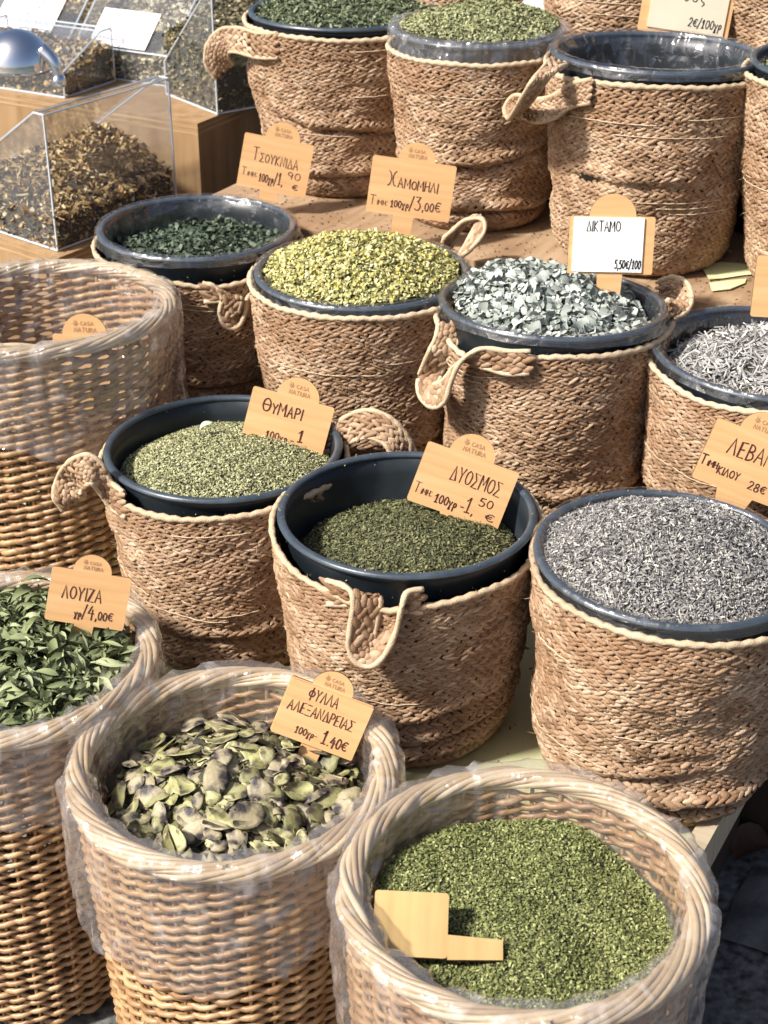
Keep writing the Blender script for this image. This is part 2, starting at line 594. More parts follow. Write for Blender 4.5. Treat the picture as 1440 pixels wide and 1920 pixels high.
class Jute:
    def __init__(s, R, H, rb=.76, seed=0, gap=.012, dips=(), creases=(), amp=1.0, lean=0):
        s.R, s.H, s.rb, s.seed, s.gap, s.dips, s.creases, s.amp = R, H, rb, seed, gap, dips, creases, amp

    def top(s, th):
        t = s.H - s.gap + .0035 * vn(st(np.cos(th) * 3, np.sin(th) * 3, 0 * th), s.seed)
        for c, d, wd in s.dips:
            t = t - d * np.exp(-(angdiff(th, math.radians(c)) / math.radians(wd)) ** 2)
        return t

    def __call__(s, u, v, off=0.0):
        th = u * 2 * math.pi
        vv = np.clip(v, 0, 1.02)
        z = v * s.top(th)
        c, sn = np.cos(th), np.sin(th)
        r = s.R * (s.rb + (1 - s.rb) * np.clip(vv, 0, 1) ** .62)
        r = r - .022 * np.exp(-vv / .03)
        env = np.sin(np.pi * np.clip(vv, 0, 1) ** .8) * .9 + .1
        r = r + s.amp * env * (.013 * vn(st(c * 1.4 + 5, sn * 1.4, vv * 3.2), s.seed) + .0065 * vn(st(c * 2.6, sn * 2.6 + 3, vv * 9), s.seed + 1)
                               + .0025 * vn(st(c * 6, sn * 6, vv * 22), s.seed + 2))
        for cz, depth, thc, sp, tilt in s.creases:
            wdw = np.exp(-(angdiff(th, math.radians(thc)) / math.radians(sp)) ** 2)
            cc = cz + tilt * angdiff(th, math.radians(thc)) + .018 * vn(st(c * 3, sn * 3, 0 * th + cz * 9), s.seed + 3)
            d = (vv - cc) / .022
            r = r + depth * wdw * (-np.exp(-d * d) + .75 * np.exp(-((d - 2) / 1.5) ** 2))
        r = r + off
        return st(r * c, r * sn, z)


def spline(pts, n):
    """Catmull-Rom through pts"""
    p = np.asarray(pts, float)
    p = np.vstack([2 * p[0] - p[1], p, 2 * p[-1] - p[-2]])
    segs = len(p) - 3
    t = np.linspace(0, segs - 1e-6, n)
    i = t.astype(int)
    f = (t - i)[:, None]
    a, b, c, d = p[i], p[i + 1], p[i + 2], p[i + 3]
    return .5 * ((2 * b) + (c - a) * f + (2 * a - 5 * b + 4 * c - d) * f * f + (3 * b - a - 3 * c + d) * f ** 3)


def ray_cyl(px, py, cx, cy, R):
    """near hit of a photo ray with a vertical cylinder"""
    d = P(px, py, 1.0) - np.array([0, 0, CAMZ])
    a = d[0] ** 2 + d[1] ** 2
    b = -2 * (d[0] * cx + d[1] * cy)
    c = cx * cx + cy * cy - R * R
    disc = b * b - 4 * a * c
    if disc < 0:
        t = -b / (2 * a)
    else:
        t = (-b - math.sqrt(disc)) / (2 * a)
    return np.array([0, 0, CAMZ]) + d * t


def tubes_fuzz(acc, pts, nrm, L=.018, n=100, r=.00022):
    idx = rng.integers(0, len(pts), n)
    p = pts[idx]
    q = nrm[idx]
    d = norm(q + rng.normal(0, .9, (n, 3)))
    bend = rng.normal(0, .5, (n, 3))
    l = rng.uniform(.25, 1, n)[:, None] * L
    tv = []
    side = norm(np.cross(d, rng.normal(0, 1, (n, 3)))) * r
    a, b, c = p, p + d * l * .5, p + d * l + bend * l * .4
    V = np.stack([a - side, a + side, b - side, b + side, c, c + side * .2], 1).reshape(-1, 3)
    F = (np.arange(n)[:, None, None] * 6 + np.array([[0, 1, 3, 2], [2, 3, 5, 4]])[None]).reshape(-1, 4)
    acc.add(V, F)


JUTE_GROUP = 'braided jute baskets holding dark herb buckets'
BASK = {}


def jute_basket(key, label, X, Y, zb, R, H, tilt=(0, 0), handles=(), rows=33, m=76, fuzz=260, **kw):
    b = Jute(R, H, **kw)
    root = thing('jute_basket', label, 'basket', (X, Y, zb), JUTE_GROUP, rot=(math.radians(tilt[0]), math.radians(tilt[1]), 0))
    acc = Acc()
    braid(acc, b, rows, m)
    obj('braided_wall', acc.mesh(M['jute']), root)
    # backing shell and base
    th, v = np.meshgrid(np.linspace(0, 1, 97)[:-1], np.linspace(0, 1, 30), indexing='ij')
    V = b(th, v, -.0015)
    a2 = Acc()
    a2.ring(V)
    a2.ring(b(th, v, -.006), True)
    obj('wall_backing', a2.mesh(M['jute_dark']), root)
    a3 = Acc()
    rr = np.linspace(0.002, 1, 6)
    ring0 = b(np.linspace(0, 1, 49)[:-1], np.zeros(48))
    D = ring0[:, None] * np.stack([rr, rr, rr * 0], -1)[None] + np.array([0, 0, .003])
    a3.ring(D)
    obj('basket_base', a3.mesh(M['jute_dark']), root)
    # rim cord
    th = np.linspace(0, 1, 241)[:-1]
    rim = b(th, np.ones(240), .001)
    rim[:, 2] += .001 + .0012 * np.sin(th * 2 * math.pi * 60)
    a4 = Acc()
    a4.tube(rim, .0052 + .0010 * vn(st(th * 90, th * 0, th * 0), 3), 7, closed=True)
    obj('rim_cord', a4.mesh(M['cord']), root)
    # sewing twine showing between some rows
    q = np.random.default_rng(kw.get('seed', 1))
    for k in range(9):
        v0 = (int(q.integers(3, rows - 1)) + 0.02) / rows
        u0, ln = q.random(), q.uniform(.05, .22)
        us = np.linspace(u0, u0 + ln, 40)
        pts = b(us, np.full(40, v0), .0042 + .0008 * np.sin(us * 300))
        at = Acc()
        at.tube(pts, .0011, 5)
        obj('seam_twine', at.mesh(M['cord']), root)
    # loose fibres
    if fuzz:
        uu, vv = rng.random(900), rng.random(900)
        pts = b(uu, vv, .004)
        nr = st(np.cos(uu * 2 * math.pi), np.sin(uu * 2 * math.pi), 0 * uu)
        a5 = Acc()
        tubes_fuzz(a5, pts, nr, .014, fuzz)
        nr2 = st(0 * th, 0 * th, 0 * th + 1) + .5 * norm(rim * [1, 1, 0])
        tubes_fuzz(a5, rim, nr2, .011, fuzz)
        obj('loose_fibre', a5.mesh(M['fuzz']), root, kind='stuff')
    BASK[key] = (root, b, X, Y, zb, R, H)
    inv = (Matrix.Translation((X, Y, zb)) @ root.rotation_euler.to_matrix().to_4x4()).inverted()
    for h in handles:
        cps = []
        for (px, py, off) in h['pts']:
            q = ray_cyl(px, py, X, Y, R + off)
            cps.append(np.array(inv @ Vector(q)))
        if 'local' in h:
            cps = h['local']
        if 'world' in h:
            cps = [np.array(inv @ Vector(P(*q))) for q in h['world']]
        n = 60
        path = spline(cps, n)
        sv = spline([np.asarray(x, float) for x in h['side']], n)
        sv = norm(sv)
        W = h.get('w', .034)

        def f(u, v, h=h, path=path, sv=sv, W=W, n=n):
            t = np.clip(np.asarray(u) * (n - 1), 0, n - 1.001)
            i = t.astype(int)
            fr = (t - i)[..., None]
            p = path[i] * (1 - fr) + path[i + 1] * fr
            # keep derivatives alive past the ends
            ex = (np.asarray(u) * (n - 1) - t)[..., None]
            p = p + ex * (path[i + 1] - path[i])
            s_ = norm(sv[i] * (1 - fr) + sv[i + 1] * fr)
            vv = np.asarray(v)[..., None] - h.get('off', .5)
            return p + s_ * vv * W
        L = np.linalg.norm(np.diff(path, axis=0), axis=1).sum()
        mm = max(4, int(L / h.get('pitch', .017)))
        ac = Acc()
        nr_ = h.get('rows', 3)
        braid(ac, f, nr_, mm, 1, closed=False, T=.004)
        braid(ac, f, nr_, mm, -1, closed=False, T=.004)
        ho = obj('handle', ac.mesh(M['jute']), root)
        ec = Acc()
        us = np.linspace(0, 1, 50)
        for e in (-.04, 1.04):
            ec.tube(f(us, np.full(50, e)), .0046 + .0008 * vn(st(us * 30, us * 0, us * 0 + e), 5), 6)
        obj('edge_cord', ec.mesh(M['cord']), ho)
    return root


# ------------------------------------------------------------------ buckets
def lathe(acc, prof, n=96):
    th = np.arange(n) / n * 2 * math.pi
    prof = np.asarray(prof)
    V = np.stack([prof[None, :, 0] * np.cos(th)[:, None], prof[None, :, 0] * np.sin(th)[:, None],
                  np.broadcast_to(prof[None, :, 1], (n, len(prof)))], -1)
    acc.ring(V)


def bucket(label, X, Y, zrim, R, tilt=(0, 0), depth=.33, squash=(1, 1)):
    root = thing('herb_bucket', label, 'bucket', (X, Y, zrim), 'dark plastic buckets set inside the jute baskets',
                 rot=(math.radians(tilt[0]), math.radians(tilt[1]), 0))
    a = Acc()
    ri, rb = R - .008, R * .78
    lathe(a, [(.001, -depth), (rb, -depth), (R - .012, -.022), (R - .008, -.012), (R - .008, -.003), (R - .011, -.004), (R - .016, -.03),
              (rb - .004, -depth + .004), (.001, -depth + .004)])
    obj('bucket_wall', a.mesh(M['bucket']), root)
    a = Acc()
    ph = np.linspace(0, 2 * math.pi, 13)
    lathe(a, [(R - .0065 + .0068 * math.cos(p), .0055 * math.sin(p)) for p in ph])
    obj('bucket_rim', a.mesh(M['lip']), root)
    q = np.random.default_rng(int(abs(X) * 1000) + 3)
    n = 110
    th = q.random(n) * 2 * math.pi
    ins = q.random(n) < .6
    rr = np.where(ins, R - .0105 - q.random(n) * .004, R - .0065 + q.normal(0, .003, n))
    C = st(rr * np.cos(th), rr * np.sin(th), np.where(ins, -q.random(n) * .045, .0058))
    A, B, N = frames(np.tile([[0, 0, 1.]], (n, 1)), .8, q)
    V, F = t_flake()
    a = Acc()
    a.stamp(V, F, C, A, B, N, q.uniform(.0012, .0042, (n, 1)) * np.array([[1, .6, .6]]))
    obj('herb_dust', a.mesh(M['olive']), root, kind='stuff')
    return root


def liner(name, label, cat, X, Y, zrim, R, r_rim, out_drop, in_drop, m, seed=0, tilt=(0, 0), amp=1.0, group=None, taper=.1, wav=.4, extra=None,
          outoff=.004, inset=.0, lipamp=1.0):
    """plastic film folded over a round rim: outside skirt, over the lip and down the inside"""
    n, k1, k2, k3 = 300, 26, 12, 22
    th = np.linspace(0, 1, n + 1)[:-1] * 2 * math.pi
    c, s = np.cos(th), np.sin(th)
    dr = out_drop * (1 + wav * vn(st(c * 1.3, s * 1.3, 0 * c), seed) + .12 * vn(st(c * 6, s * 6, 0 * c), seed + 1))
    if extra:
        for ang, add, wd in extra:
            dr = dr + add * np.exp(-(angdiff(th, math.radians(ang)) / math.radians(wd)) ** 2)
    rows_r, rows_z = [], []
    for t in np.linspace(1, 0, k1):
        rows_r.append(R + r_rim + outoff - taper * dr * t + .004 * t + (0 if lipamp < 1 else .011) * t * np.clip(.35 + vn(st(c * 4, s * 4, 0 * c + t * 1.5), seed + 9), 0, 1.3))
        rows_z.append(-dr * t)
    for ph in np.linspace(0, math.pi, k2):
        rows_r.append(R + (r_rim + outoff) * math.cos(ph) + 0 * th)
        rows_z.append((r_rim + outoff) * math.sin(ph) + 0 * th)
    for t in np.linspace(0.02, 1, k3):
        rows_r.append(R - r_rim - outoff - taper * in_drop * t - inset * t + 0 * th)
        rows_z.append(-in_drop * t + 0 * th)
    r = np.stack(rows_r, 1)
    z = np.stack(rows_z, 1)
    C, Sn = c[:, None], s[:, None]
    # crumples: ridged noise, pleats stronger away from the rim
    sl = np.linspace(0, 1, r.shape[1])[None] + 0 * r
    q = vn(st(C * 7 * R / .2, Sn * 7 * R / .2, z * 22), seed + 4)
    q2 = vn(st(C * 16, Sn * 16, z * 30 + 4), seed + 5)
    q3 = vn(st(C * 38, Sn * 38, z * 60), seed + 6)
    ridg = (1 - np.abs(q) * 2) * .0075 + (1 - np.abs(q2) * 2) * .0026 + q3 * .0006
    side = np.where(sl < (k1 + k2 / 2) / r.shape[1], 1, -1)
    amp = amp * np.where(sl > (k1 + k2) / r.shape[1], 1, lipamp)
    r = r + amp * side * np.clip(ridg + .003, 0, .03)
    z = z + amp * .6 * np.where((sl > k1 / r.shape[1]) & (sl < (k1 + k2) / r.shape[1]), np.clip(ridg + .001, 0, .01), 0)
    V = np.stack([r * C, r * Sn, z], -1)
    a = Acc()
    a.ring(V)
    me = a.mesh(m)
    return thing(name, label, cat, (X, Y, zrim), group, rot=(math.radians(tilt[0]), math.radians(tilt[1]), 0), me=me)


# ------------------------------------------------------------------ wicker
def wicker_basket(label, X, Y, zb, Rt, Rb, H, tilt=(0, 0), ns=40, pitch=.0090, seed=0, rimr=.0112):
    r_ = np.random.default_rng(seed)
    root = thing('wicker_basket', label, 'basket', (X, Y, zb), 'round willow baskets', rot=(math.radians(tilt[0]), math.radians(tilt[1]), 0))

    def rad(z, th):
        s = z / H
        return Rb + (Rt - Rb) * s ** .9 + .004 * vn(st(np.cos(th) * 1.6, np.sin(th) * 1.6, s * 2.5 + seed), seed)
    for k in range(ns):
        th = 2 * math.pi * k / ns + r_.normal(0, .006)
        z = np.linspace(0, H - .004, 14)
        rr = rad(z, th + 0 * z)
        a = Acc()
        a.tube(np.stack([rr * math.cos(th), rr * math.sin(th), z], -1), .0030, 5)
        obj('stake', a.mesh(M['wicker']), root)
    rows = int((H - .015) / pitch)
    seg = ns * 4
    a = Acc()
    ph = np.arange(seg) / seg * 2 * math.pi
    z = .006
    for i in range(rows):
        thk = (.0045 if pitch > .0085 else .0050) * r_.uniform(.85, 1.12)
        z = .006 + i * pitch + r_.normal(0, .0010)
        zz = z + .0024 * vn(st(np.cos(ph) * 2.2, np.sin(ph) * 2.2, 0 * ph + i * .7), seed + i) + 0 * ph
        # in front of one stake, behind the next; each stroke slants a little
        wv = np.cos(ns / 2 * ph + math.pi * (i % 2))
        rr = rad(zz, ph) + .0046 * wv + r_.normal(0, .0005, seg)
        zz = zz + .0034 * np.sin(ns / 2 * ph + math.pi * (i % 2)) * (1)
        tk = thk * (1 + .12 * vn(st(ph * 9, 0 * ph + i, 0 * ph), seed))
        # break the weaver into separate rods of random length so colour changes
        cuts = sorted(r_.choice(seg, 4, replace=False))
        for q in range(4):
            lo, hi = cuts[q], cuts[(q + 1) % 4] + (seg if q == 3 else 0)
            idx = np.arange(lo, hi + 3) % seg
            a.tube(np.stack([rr[idx] * np.cos(ph[idx]), rr[idx] * np.sin(ph[idx]), zz[idx]], -1), tk[idx], 6, cap=False)
    obj('willow_weave', a.mesh(M['wicker']), root)
    # border of rolled rods
    nst = 10
    for k in range(nst):
        a = Acc()
        t = np.linspace(0, 1, 241)[:-1]
        th = t * 2 * math.pi
        turns = 4
        al = th * turns + k / nst * 2 * math.pi
        rj = rimr * (1 + .28 * vn(st(np.cos(th) * 4, np.sin(th) * 4, 0 * th + k), seed + 7))
        rc = Rt + .002 + rj * np.cos(al)
        zc = H + .003 + rj * .85 * np.sin(al)
        a.tube(np.stack([rc * np.cos(th), rc * np.sin(th), zc], -1), .0043 * (1 + .2 * vn(st(th * 5, 0 * th + k, 0 * th), 2)), 6, closed=True)
        obj('rim_rod', a.mesh(M['wrim']), root)
    a = Acc()
    rr = np.linspace(.001, Rb, 5)
    lathe(a, [(x, .004) for x in rr], 48)
    obj('basket_base', a.mesh(M['jute_dark']), root)
    return root


# ------------------------------------------------------------------ herb pieces
def t_stick():
    ph = np.arange(3) / 3 * 2 * math.pi
    V = np.array([(x, .5 * math.cos(p), .5 * math.sin(p)) for x in (-.5, .5) for p in ph])
    return V, np.array([(0, 1, 4, 3), (1, 2, 5, 4), (2, 0, 3, 5)])


def t_flake():
    V = np.array([(-.5, -.3, .05), (-.35, .4, .0), (.05, -.5, .16), (.0, .45, .12), (.5, -.2, 0), (.42, .3, .1)])
    return V, np.array([(0, 2, 3, 1), (2, 4, 5, 3)])


def t_leaf(curl=1.4, fold=.35, wid=.16, twist=.5, n=6):
    x = np.linspace(0, 1, n)
    wv = wid * np.sin(np.pi * x ** .8) ** .8 + .004
    V = []
    for i in range(n):
        a = curl * (x[i] - .5)
        cx, cz = math.sin(a) / max(abs(curl), .1), (1 - math.cos(a)) / max(abs(curl), .1)
        tw = twist * (x[i] - .5)
        for s in (-1, 0, 1):
            y, zz = s * wv[i], abs(s) * wv[i] * fold
            V.append((cx, y * math.cos(tw) - zz * math.sin(tw), -cz + y * math.sin(tw) + zz * math.cos(tw)))
    V = np.array(V)
    F = [(i * 3 + j, (i + 1) * 3 + j, (i + 1) * 3 + j + 1, i * 3 + j + 1) for i in range(n - 1) for j in (0, 1)]
    return V, np.array(F)


def t_pod(seed=0, bend=.15, n=14):
    r_ = np.random.default_rng(seed)
    ph = np.arange(n) / n * 2 * math.pi
    rad = 1 + .10 * np.cos(2 * ph + 1) * r_.uniform(.3, 1) + r_.normal(0, .03, n)
    ex, ey = .5, r_.uniform(.27, .40)
    V = [(0, 0, .022)]
    for f_, zz in ((.45, .020), (.72, .0), (1, .004), (1, -.012)):
        for k in range(n):
            x, y = ex * f_ * rad[k] * math.cos(ph[k]), ey * f_ * rad[k] * math.sin(ph[k])
            V.append((x, y + .25 * bend * x * x * 4, zz - bend * x * x * 1.6 + .02 * math.sin(x * 6 + seed) + .03 * math.sin(2 * ph[k] + seed) * f_ * f_ + .02 * math.sin(5 * ph[k] + seed) * f_ * f_))
    T = [(0, 1 + k, 1 + (k + 1) % n) for k in range(n)]
    Q = []
    for l in range(3):
        for k in range(n):
            Q.append((1 + l * n + k, 1 + (l + 1) * n + k, 1 + (l + 1) * n + (k + 1) % n, 1 + l * n + (k + 1) % n))
    base = 1 + 3 * n
    T += [(base, base + (k + 1) % n, base + k) for k in range(1, n - 1)]
    return np.array(V), [np.array(Q), np.array(T)]


def t_ball(flat=.8):
    V = np.array([(.5, 0, 0), (-.5, 0, 0), (0, .5, 0), (0, -.5, 0), (0, 0, .5 * flat), (0, 0, -.5 * flat)])
    # one subdivision
    F = [(0, 2, 4), (2, 1, 4), (1, 3, 4), (3, 0, 4), (2, 0, 5), (1, 2, 5), (3, 1, 5), (0, 3, 5)]
    return V, np.array(F)


def frames(nrm, tilt, r_):
    n = len(nrm)
    N = norm(nrm + r_.normal(0, tilt, (n, 3)))
    a = norm(np.cross(N, r_.normal(0, 1, (n, 3))))
    return a, np.cross(N, a), N


class Heap:
    """mound surface inside a round container (local coords around its centre)"""
    def __init__(s, R, peak, seed=0, cx=0, cy=0, pw=2.0, rough=.006, edge=0, slope=(0, 0), rs=9):
        s.R, s.peak, s.seed, s.cx, s.cy, s.pw, s.rough, s.slope, s.rs = R, peak, seed, cx, cy, pw, rough, slope, rs

    def h(s, x, y):
        d = np.sqrt((x - s.cx) ** 2 + (y - s.cy) ** 2) / (s.R * 1.05)
        z = s.peak * np.clip(1 - d ** s.pw, -1.2, 1)
        z = z + s.slope[0] * x + s.slope[1] * y
        return z + s.rough * (vn(st(x * s.rs + 3, y * s.rs, 0 * x), s.seed) + .5 * vn(st(x * 24, y * 24, 0 * x), s.seed + 1))

    def n(s, x, y):
        e = .003
        return norm(st(-(s.h(x + e, y) - s.h(x - e, y)) / (2 * e), -(s.h(x, y + e) - s.h(x, y - e)) / (2 * e), 1 + 0 * x))


def heap_bed(hp, m, drop=.03):
    a = Acc()
    th = np.arange(72) / 72 * 2 * math.pi
    rr = np.linspace(.0005, hp.R, 22)
    X = np.cos(th)[:, None] * rr[None]
    Y = np.sin(th)[:, None] * rr[None]
    V = np.stack([X, Y, hp.h(X, Y) - .002], -1)
    a.ring(V)
    low = V[:, -1:, :].copy()
    low[..., 2] -= drop
    a.ring(np.concatenate([V[:, -1:], low], 1))
    return a.mesh(m)


def scatter(hp, acc, tmpl, n, size, r_, tilt=.5, jz=.002, lift=0, smin=.6, smax=1.35, asp=None, rmax=1.0):
    rad = hp.R * rmax * np.sqrt(r_.random(n))
    th = r_.random(n) * 2 * math.pi
    x, y = rad * np.cos(th), rad * np.sin(th)
    C = st(x, y, hp.h(x, y) + lift + r_.normal(0, jz, n))
    A, B, N = frames(hp.n(x, y), tilt, r_)
    s = r_.uniform(smin, smax, n)[:, None] * np.asarray(size)[None]
    V, F = tmpl
    if isinstance(F, list):
        raise ValueError
    acc.stamp(V, F, C, A, B, N, s)


def mat_from(C, A, B, N, s):
    m = Matrix.Identity(4)
    for i in range(3):
        m[i][0], m[i][1], m[i][2], m[i][3] = A[i] * s, B[i] * s, N[i] * s, C[i]
    return m


def scatter_parts(hp, root, name, meshes, n, size, r_, tilt=.4, lift=.003, jz=.002, smin=.7, smax=1.3, rmax=.97, front=None):
    for k in range(n):
        while True:
            rad, th = hp.R * rmax * math.sqrt(r_.random()), r_.random() * 2 * math.pi
            x, y = rad * math.cos(th), rad * math.sin(th)
            if front is None or front(x, y):
                break
        x_, y_ = np.array([x]), np.array([y])
        N0 = hp.n(x_, y_)
        A, B, N = frames(N0, tilt, r_)
        C = np.array([x, y, float(hp.h(x_, y_)[0]) + lift + abs(r_.normal(0, jz))])
        obj(name, meshes[k % len(meshes)], root, mat4=mat_from(C, A[0], B[0], N[0], size * r_.uniform(smin, smax)))


def heap_root(name, label, X, Y, z, hp, bed, cat='dried herbs', kind='stuff'):
    t = thing(name, label, cat, (X, Y, z), 'heaps of dried herbs in the containers', me=None, kind=kind)
    obj('herb_bed', heap_bed(hp, bed), t, kind='stuff')
    return t


# ------------------------------------------------------------------ hand lettering
def arc(cx, cy, rx, ry, a0=90, a1=450, n=14):
    return [(cx + rx * math.cos(math.radians(a0 + (a1 - a0) * k / n)), cy + ry * math.sin(math.radians(a0 + (a1 - a0) * k / n))) for k in range(n + 1)]


G = {
    'Τ': [[(0, 1), (.72, 1)], [(.36, 1), (.34, 0)]],
    'Σ': [[(.66, .95), (.02, 1), (.42, .52), (0, .02), (.7, .0)]],
    'Ο': [arc(.38, .5, .36, .46)],
    'Υ': [[(0, 1), (.34, .5), (.68, 1)], [(.34, .5), (.3, 0)]],
    'Κ': [[(.05, 1), (.02, 0)], [(.6, 1), (.05, .48), (.66, 0)]],
    'Ν': [[(.02, 0), (.04, 1), (.62, .02), (.64, 1)]],
    'Ι': [[(.1, 1), (.08, 0)]],
    'Δ': [[(.04, 0), (.36, 1), (.72, .03), (.0, .02)]],
    'Α': [[(0, 0), (.34, 1), (.7, 0)], [(.12, .36), (.6, .36)]],
    'Χ': [arc(-.02, .5, .34, .5, 80, -80, 8), arc(.82, .5, .34, .5, 100, 260, 8)],
    'Μ': [[(0, 0), (.06, 1), (.42, .35), (.76, 1), (.84, 0)]],
    'Η': [[(.03, 1), (.02, 0)], [(.62, 1), (.62, 0)], [(.02, .5), (.62, .52)]],
    'Λ': [[(0, 0), (.36, 1), (.7, 0)]],
    'Θ': [arc(.42, .5, .4, .48), [(.06, .5), (.78, .5)]],
    'Ρ': [[(.06, 1), (.04, 0)], [(.02, .97)] + arc(.2, .74, .38, .26, 80, -90, 8)],
    'Φ': [arc(.42, .52, .4, .28), [(.42, 1.08), (.42, -.08)]],
    'Ξ': [[(.04, 1), (.62, 1)], [(.1, .52), (.55, .52)], [(.02, 0), (.66, 0)]],
    'Ε': [[(.56, 1), (.06, .97), (.04, 0), (.58, .02)], [(.05, .5), (.46, .52)]],
    'Ζ': [[(.02, 1), (.62, 1), (0, 0), (.66, .0)]],
    'Β': [[(.05, 0), (.05, 1)], [(.02, 1)] + arc(.16, .77, .34, .23, 80, -90, 7) + arc(.16, .27, .42, .27, 90, -90, 7) + [(.02, 0)]],
    'γ': [[(0, .62), (.22, .15), (.46, .66)], [(.22, .15), (.12, -.35), (.28, -.32), (.22, .12)]],
    'ρ': [[(.06, -.38), (.1, .5)], arc(.26, .36, .2, .24)],
    '0': [arc(.3, .5, .27, .48)],
    '1': [[(.02, .72), (.28, 1), (.26, 0)], [(.06, 0), (.48, .02)]],
    '2': [[(.04, .78)] + arc(.28, .74, .24, .26, 160, -30, 7) + [(.02, 0), (.56, .03)]],
    '3': [[(.02, .96), (.46, .98), (.2, .6)] + arc(.2, .3, .3, .3, 80, -140, 8)],
    '4': [[(.3, 1), (.0, .4), (.56, .42)], [(.42, .72), (.38, -.1)]],
    '5': [[(.5, 1), (.1, .98), (.06, .58)] + arc(.22, .3, .28, .3, 100, -140, 8)],
    '8': [arc(.28, .75, .2, .24), arc(.28, .26, .26, .26)],
    '9': [arc(.26, .7, .22, .26), [(.48, .72), (.4, 0)]],
    '€': [arc(.42, .5, .34, .42, 50, 310, 10), [(0, .6), (.5, .62)], [(0, .4), (.46, .4)]],
    '/': [[(.0, -.15), (.4, 1.15)]],
    ',': [[(.1, .08), (.02, -.22)]],
    '.': [[(.08, .06), (.09, 0)]],
    ':': [[(.08, .62), (.09, .55)], [(.08, .1), (.09, .03)]],
    '-': [[(.02, .45), (.42, .45)]],
    'C': [arc(.42, .5, .38, .48, 45, 315, 10)], 'A': [[(0, 0), (.34, 1), (.7, 0)], [(.12, .36), (.6, .36)]],
    'S': [arc(.3, .74, .26, .25, 40, 270, 7) + arc(.3, .25, .28, .25, 90, -140, 7)],
    'N': [[(.02, 0), (.04, 1), (.62, .02), (.64, 1)]], 'T': [[(0, 1), (.72, 1)], [(.36, 1), (.36, 0)]],
    'U': [[(.04, 1), (.04, .3)] + arc(.34, .3, .3, .3, 180, 360, 8) + [(.64, 1)]],
    'R': [[(.06, 0), (.06, 1)] + arc(.2, .74, .34, .26, 80, -90, 8), [(.24, .48), (.62, 0)]],
    'σ': [arc(.3, .36, .26, .34), [(.3, .7), (.62, .7)]], 'ο': [arc(.3, .36, .26, .34)], 'ς': [arc(.4, .4, .3, .32, 60, 270, 8) + [(.5, -.05), (.3, -.25)]],
}


def gw(ch):
    if ch == ' ':
        return .45
    return max(x for s_ in G[ch] for x, y in s_) + .24


def write(acc, text, x0, z0, h, wd, jit=.03, seed=0, y=-.0006, slant=0, rise=0, kx=1.0, sizes=None, x1=None):
    r_ = random.Random(seed)
    if x1 is not None:      # squeeze or stretch the line to end at x1
        tot = sum((gw(c) * h * (sizes[i] if sizes else 1) if c != ' ' else .45 * h) for i, c in enumerate(text)) - .24 * h
        kx = (x1 - x0) / tot
    x = x0
    for i, ch in enumerate(text):
        hh = h * (sizes[i] if sizes else 1)
        if ch != ' ':
            dz = r_.uniform(-jit, jit) * h + rise * (x - x0)
            for s_ in G[ch]:
                pts = np.array([(x + (a + slant * b) * hh * kx, z0 + b * hh + dz) for a, b in s_])
                pts += np.array([[r_.uniform(-.012, .012) * h, r_.uniform(-.012, .012) * h] for _ in pts])
                t = norm(np.gradient(pts, axis=0)) if len(pts) > 1 else pts
                nn = np.stack([-t[:, 1], t[:, 0]], -1)
                # mitre
                d = np.diff(pts, axis=0)
                d = norm(d)
                mit = np.ones(len(pts))
                for k in range(1, len(pts) - 1):
                    c = float(np.clip(d[k - 1] @ d[k], -.2, 1))
                    mit[k] = 1 / max(.62, math.sqrt((1 + c) / 2))
                wv = wd * .5 * mit * np.array([r_.uniform(.85, 1.15) for _ in pts])
                pts = pts.copy()
                pts[0] -= d[0] * wd * .3
                pts[-1] += d[-1] * wd * .3
                l, q = pts + nn * wv[:, None], pts - nn * wv[:, None]
                k = len(pts)
                yy = y - r_.uniform(0, .00015)
                V = np.concatenate([np.stack([l[:, 0], np.full(k, yy), l[:, 1]], -1), np.stack([q[:, 0], np.full(k, yy), q[:, 1]], -1)])
                F = [(j, k + j, k + j + 1, j + 1) for j in range(k - 1)]
                acc.add(V, F)
        x += gw(ch) * hh * kx if ch != ' ' else .45 * h * kx
    return x


def prism(acc, poly, y0, y1):
    """extrude an xz polygon from y0 (front) to y1 (back): fan triangulated from tessellation"""
    from mathutils.geometry import tessellate_polygon
    tri = tessellate_polygon([[Vector((p[0], p[1], 0)) for p in poly]])
    n = len(poly)
    V = [(p[0], y0, p[1]) for p in poly] + [(p[0], y1, p[1]) for p in poly]
    T = []
    for t in tri:
        a, b, c = t
        pa, pb, pc = [Vector((poly[i][0], poly[i][1])) for i in (a, b, c)]
        ccw = (pb - pa).cross(pc - pa) > 0
        t = (a, b, c) if ccw else (a, c, b)
        T.append(t)
        T.append((t[0] + n, t[2] + n, t[1] + n))
    b0 = acc.n
    acc.add(V, T)
    acc.Q.append(np.array([(k + b0, k + n + b0, (k + 1) % n + n + b0, (k + 1) % n + b0) for k in range(n)]))
    return len(T), n


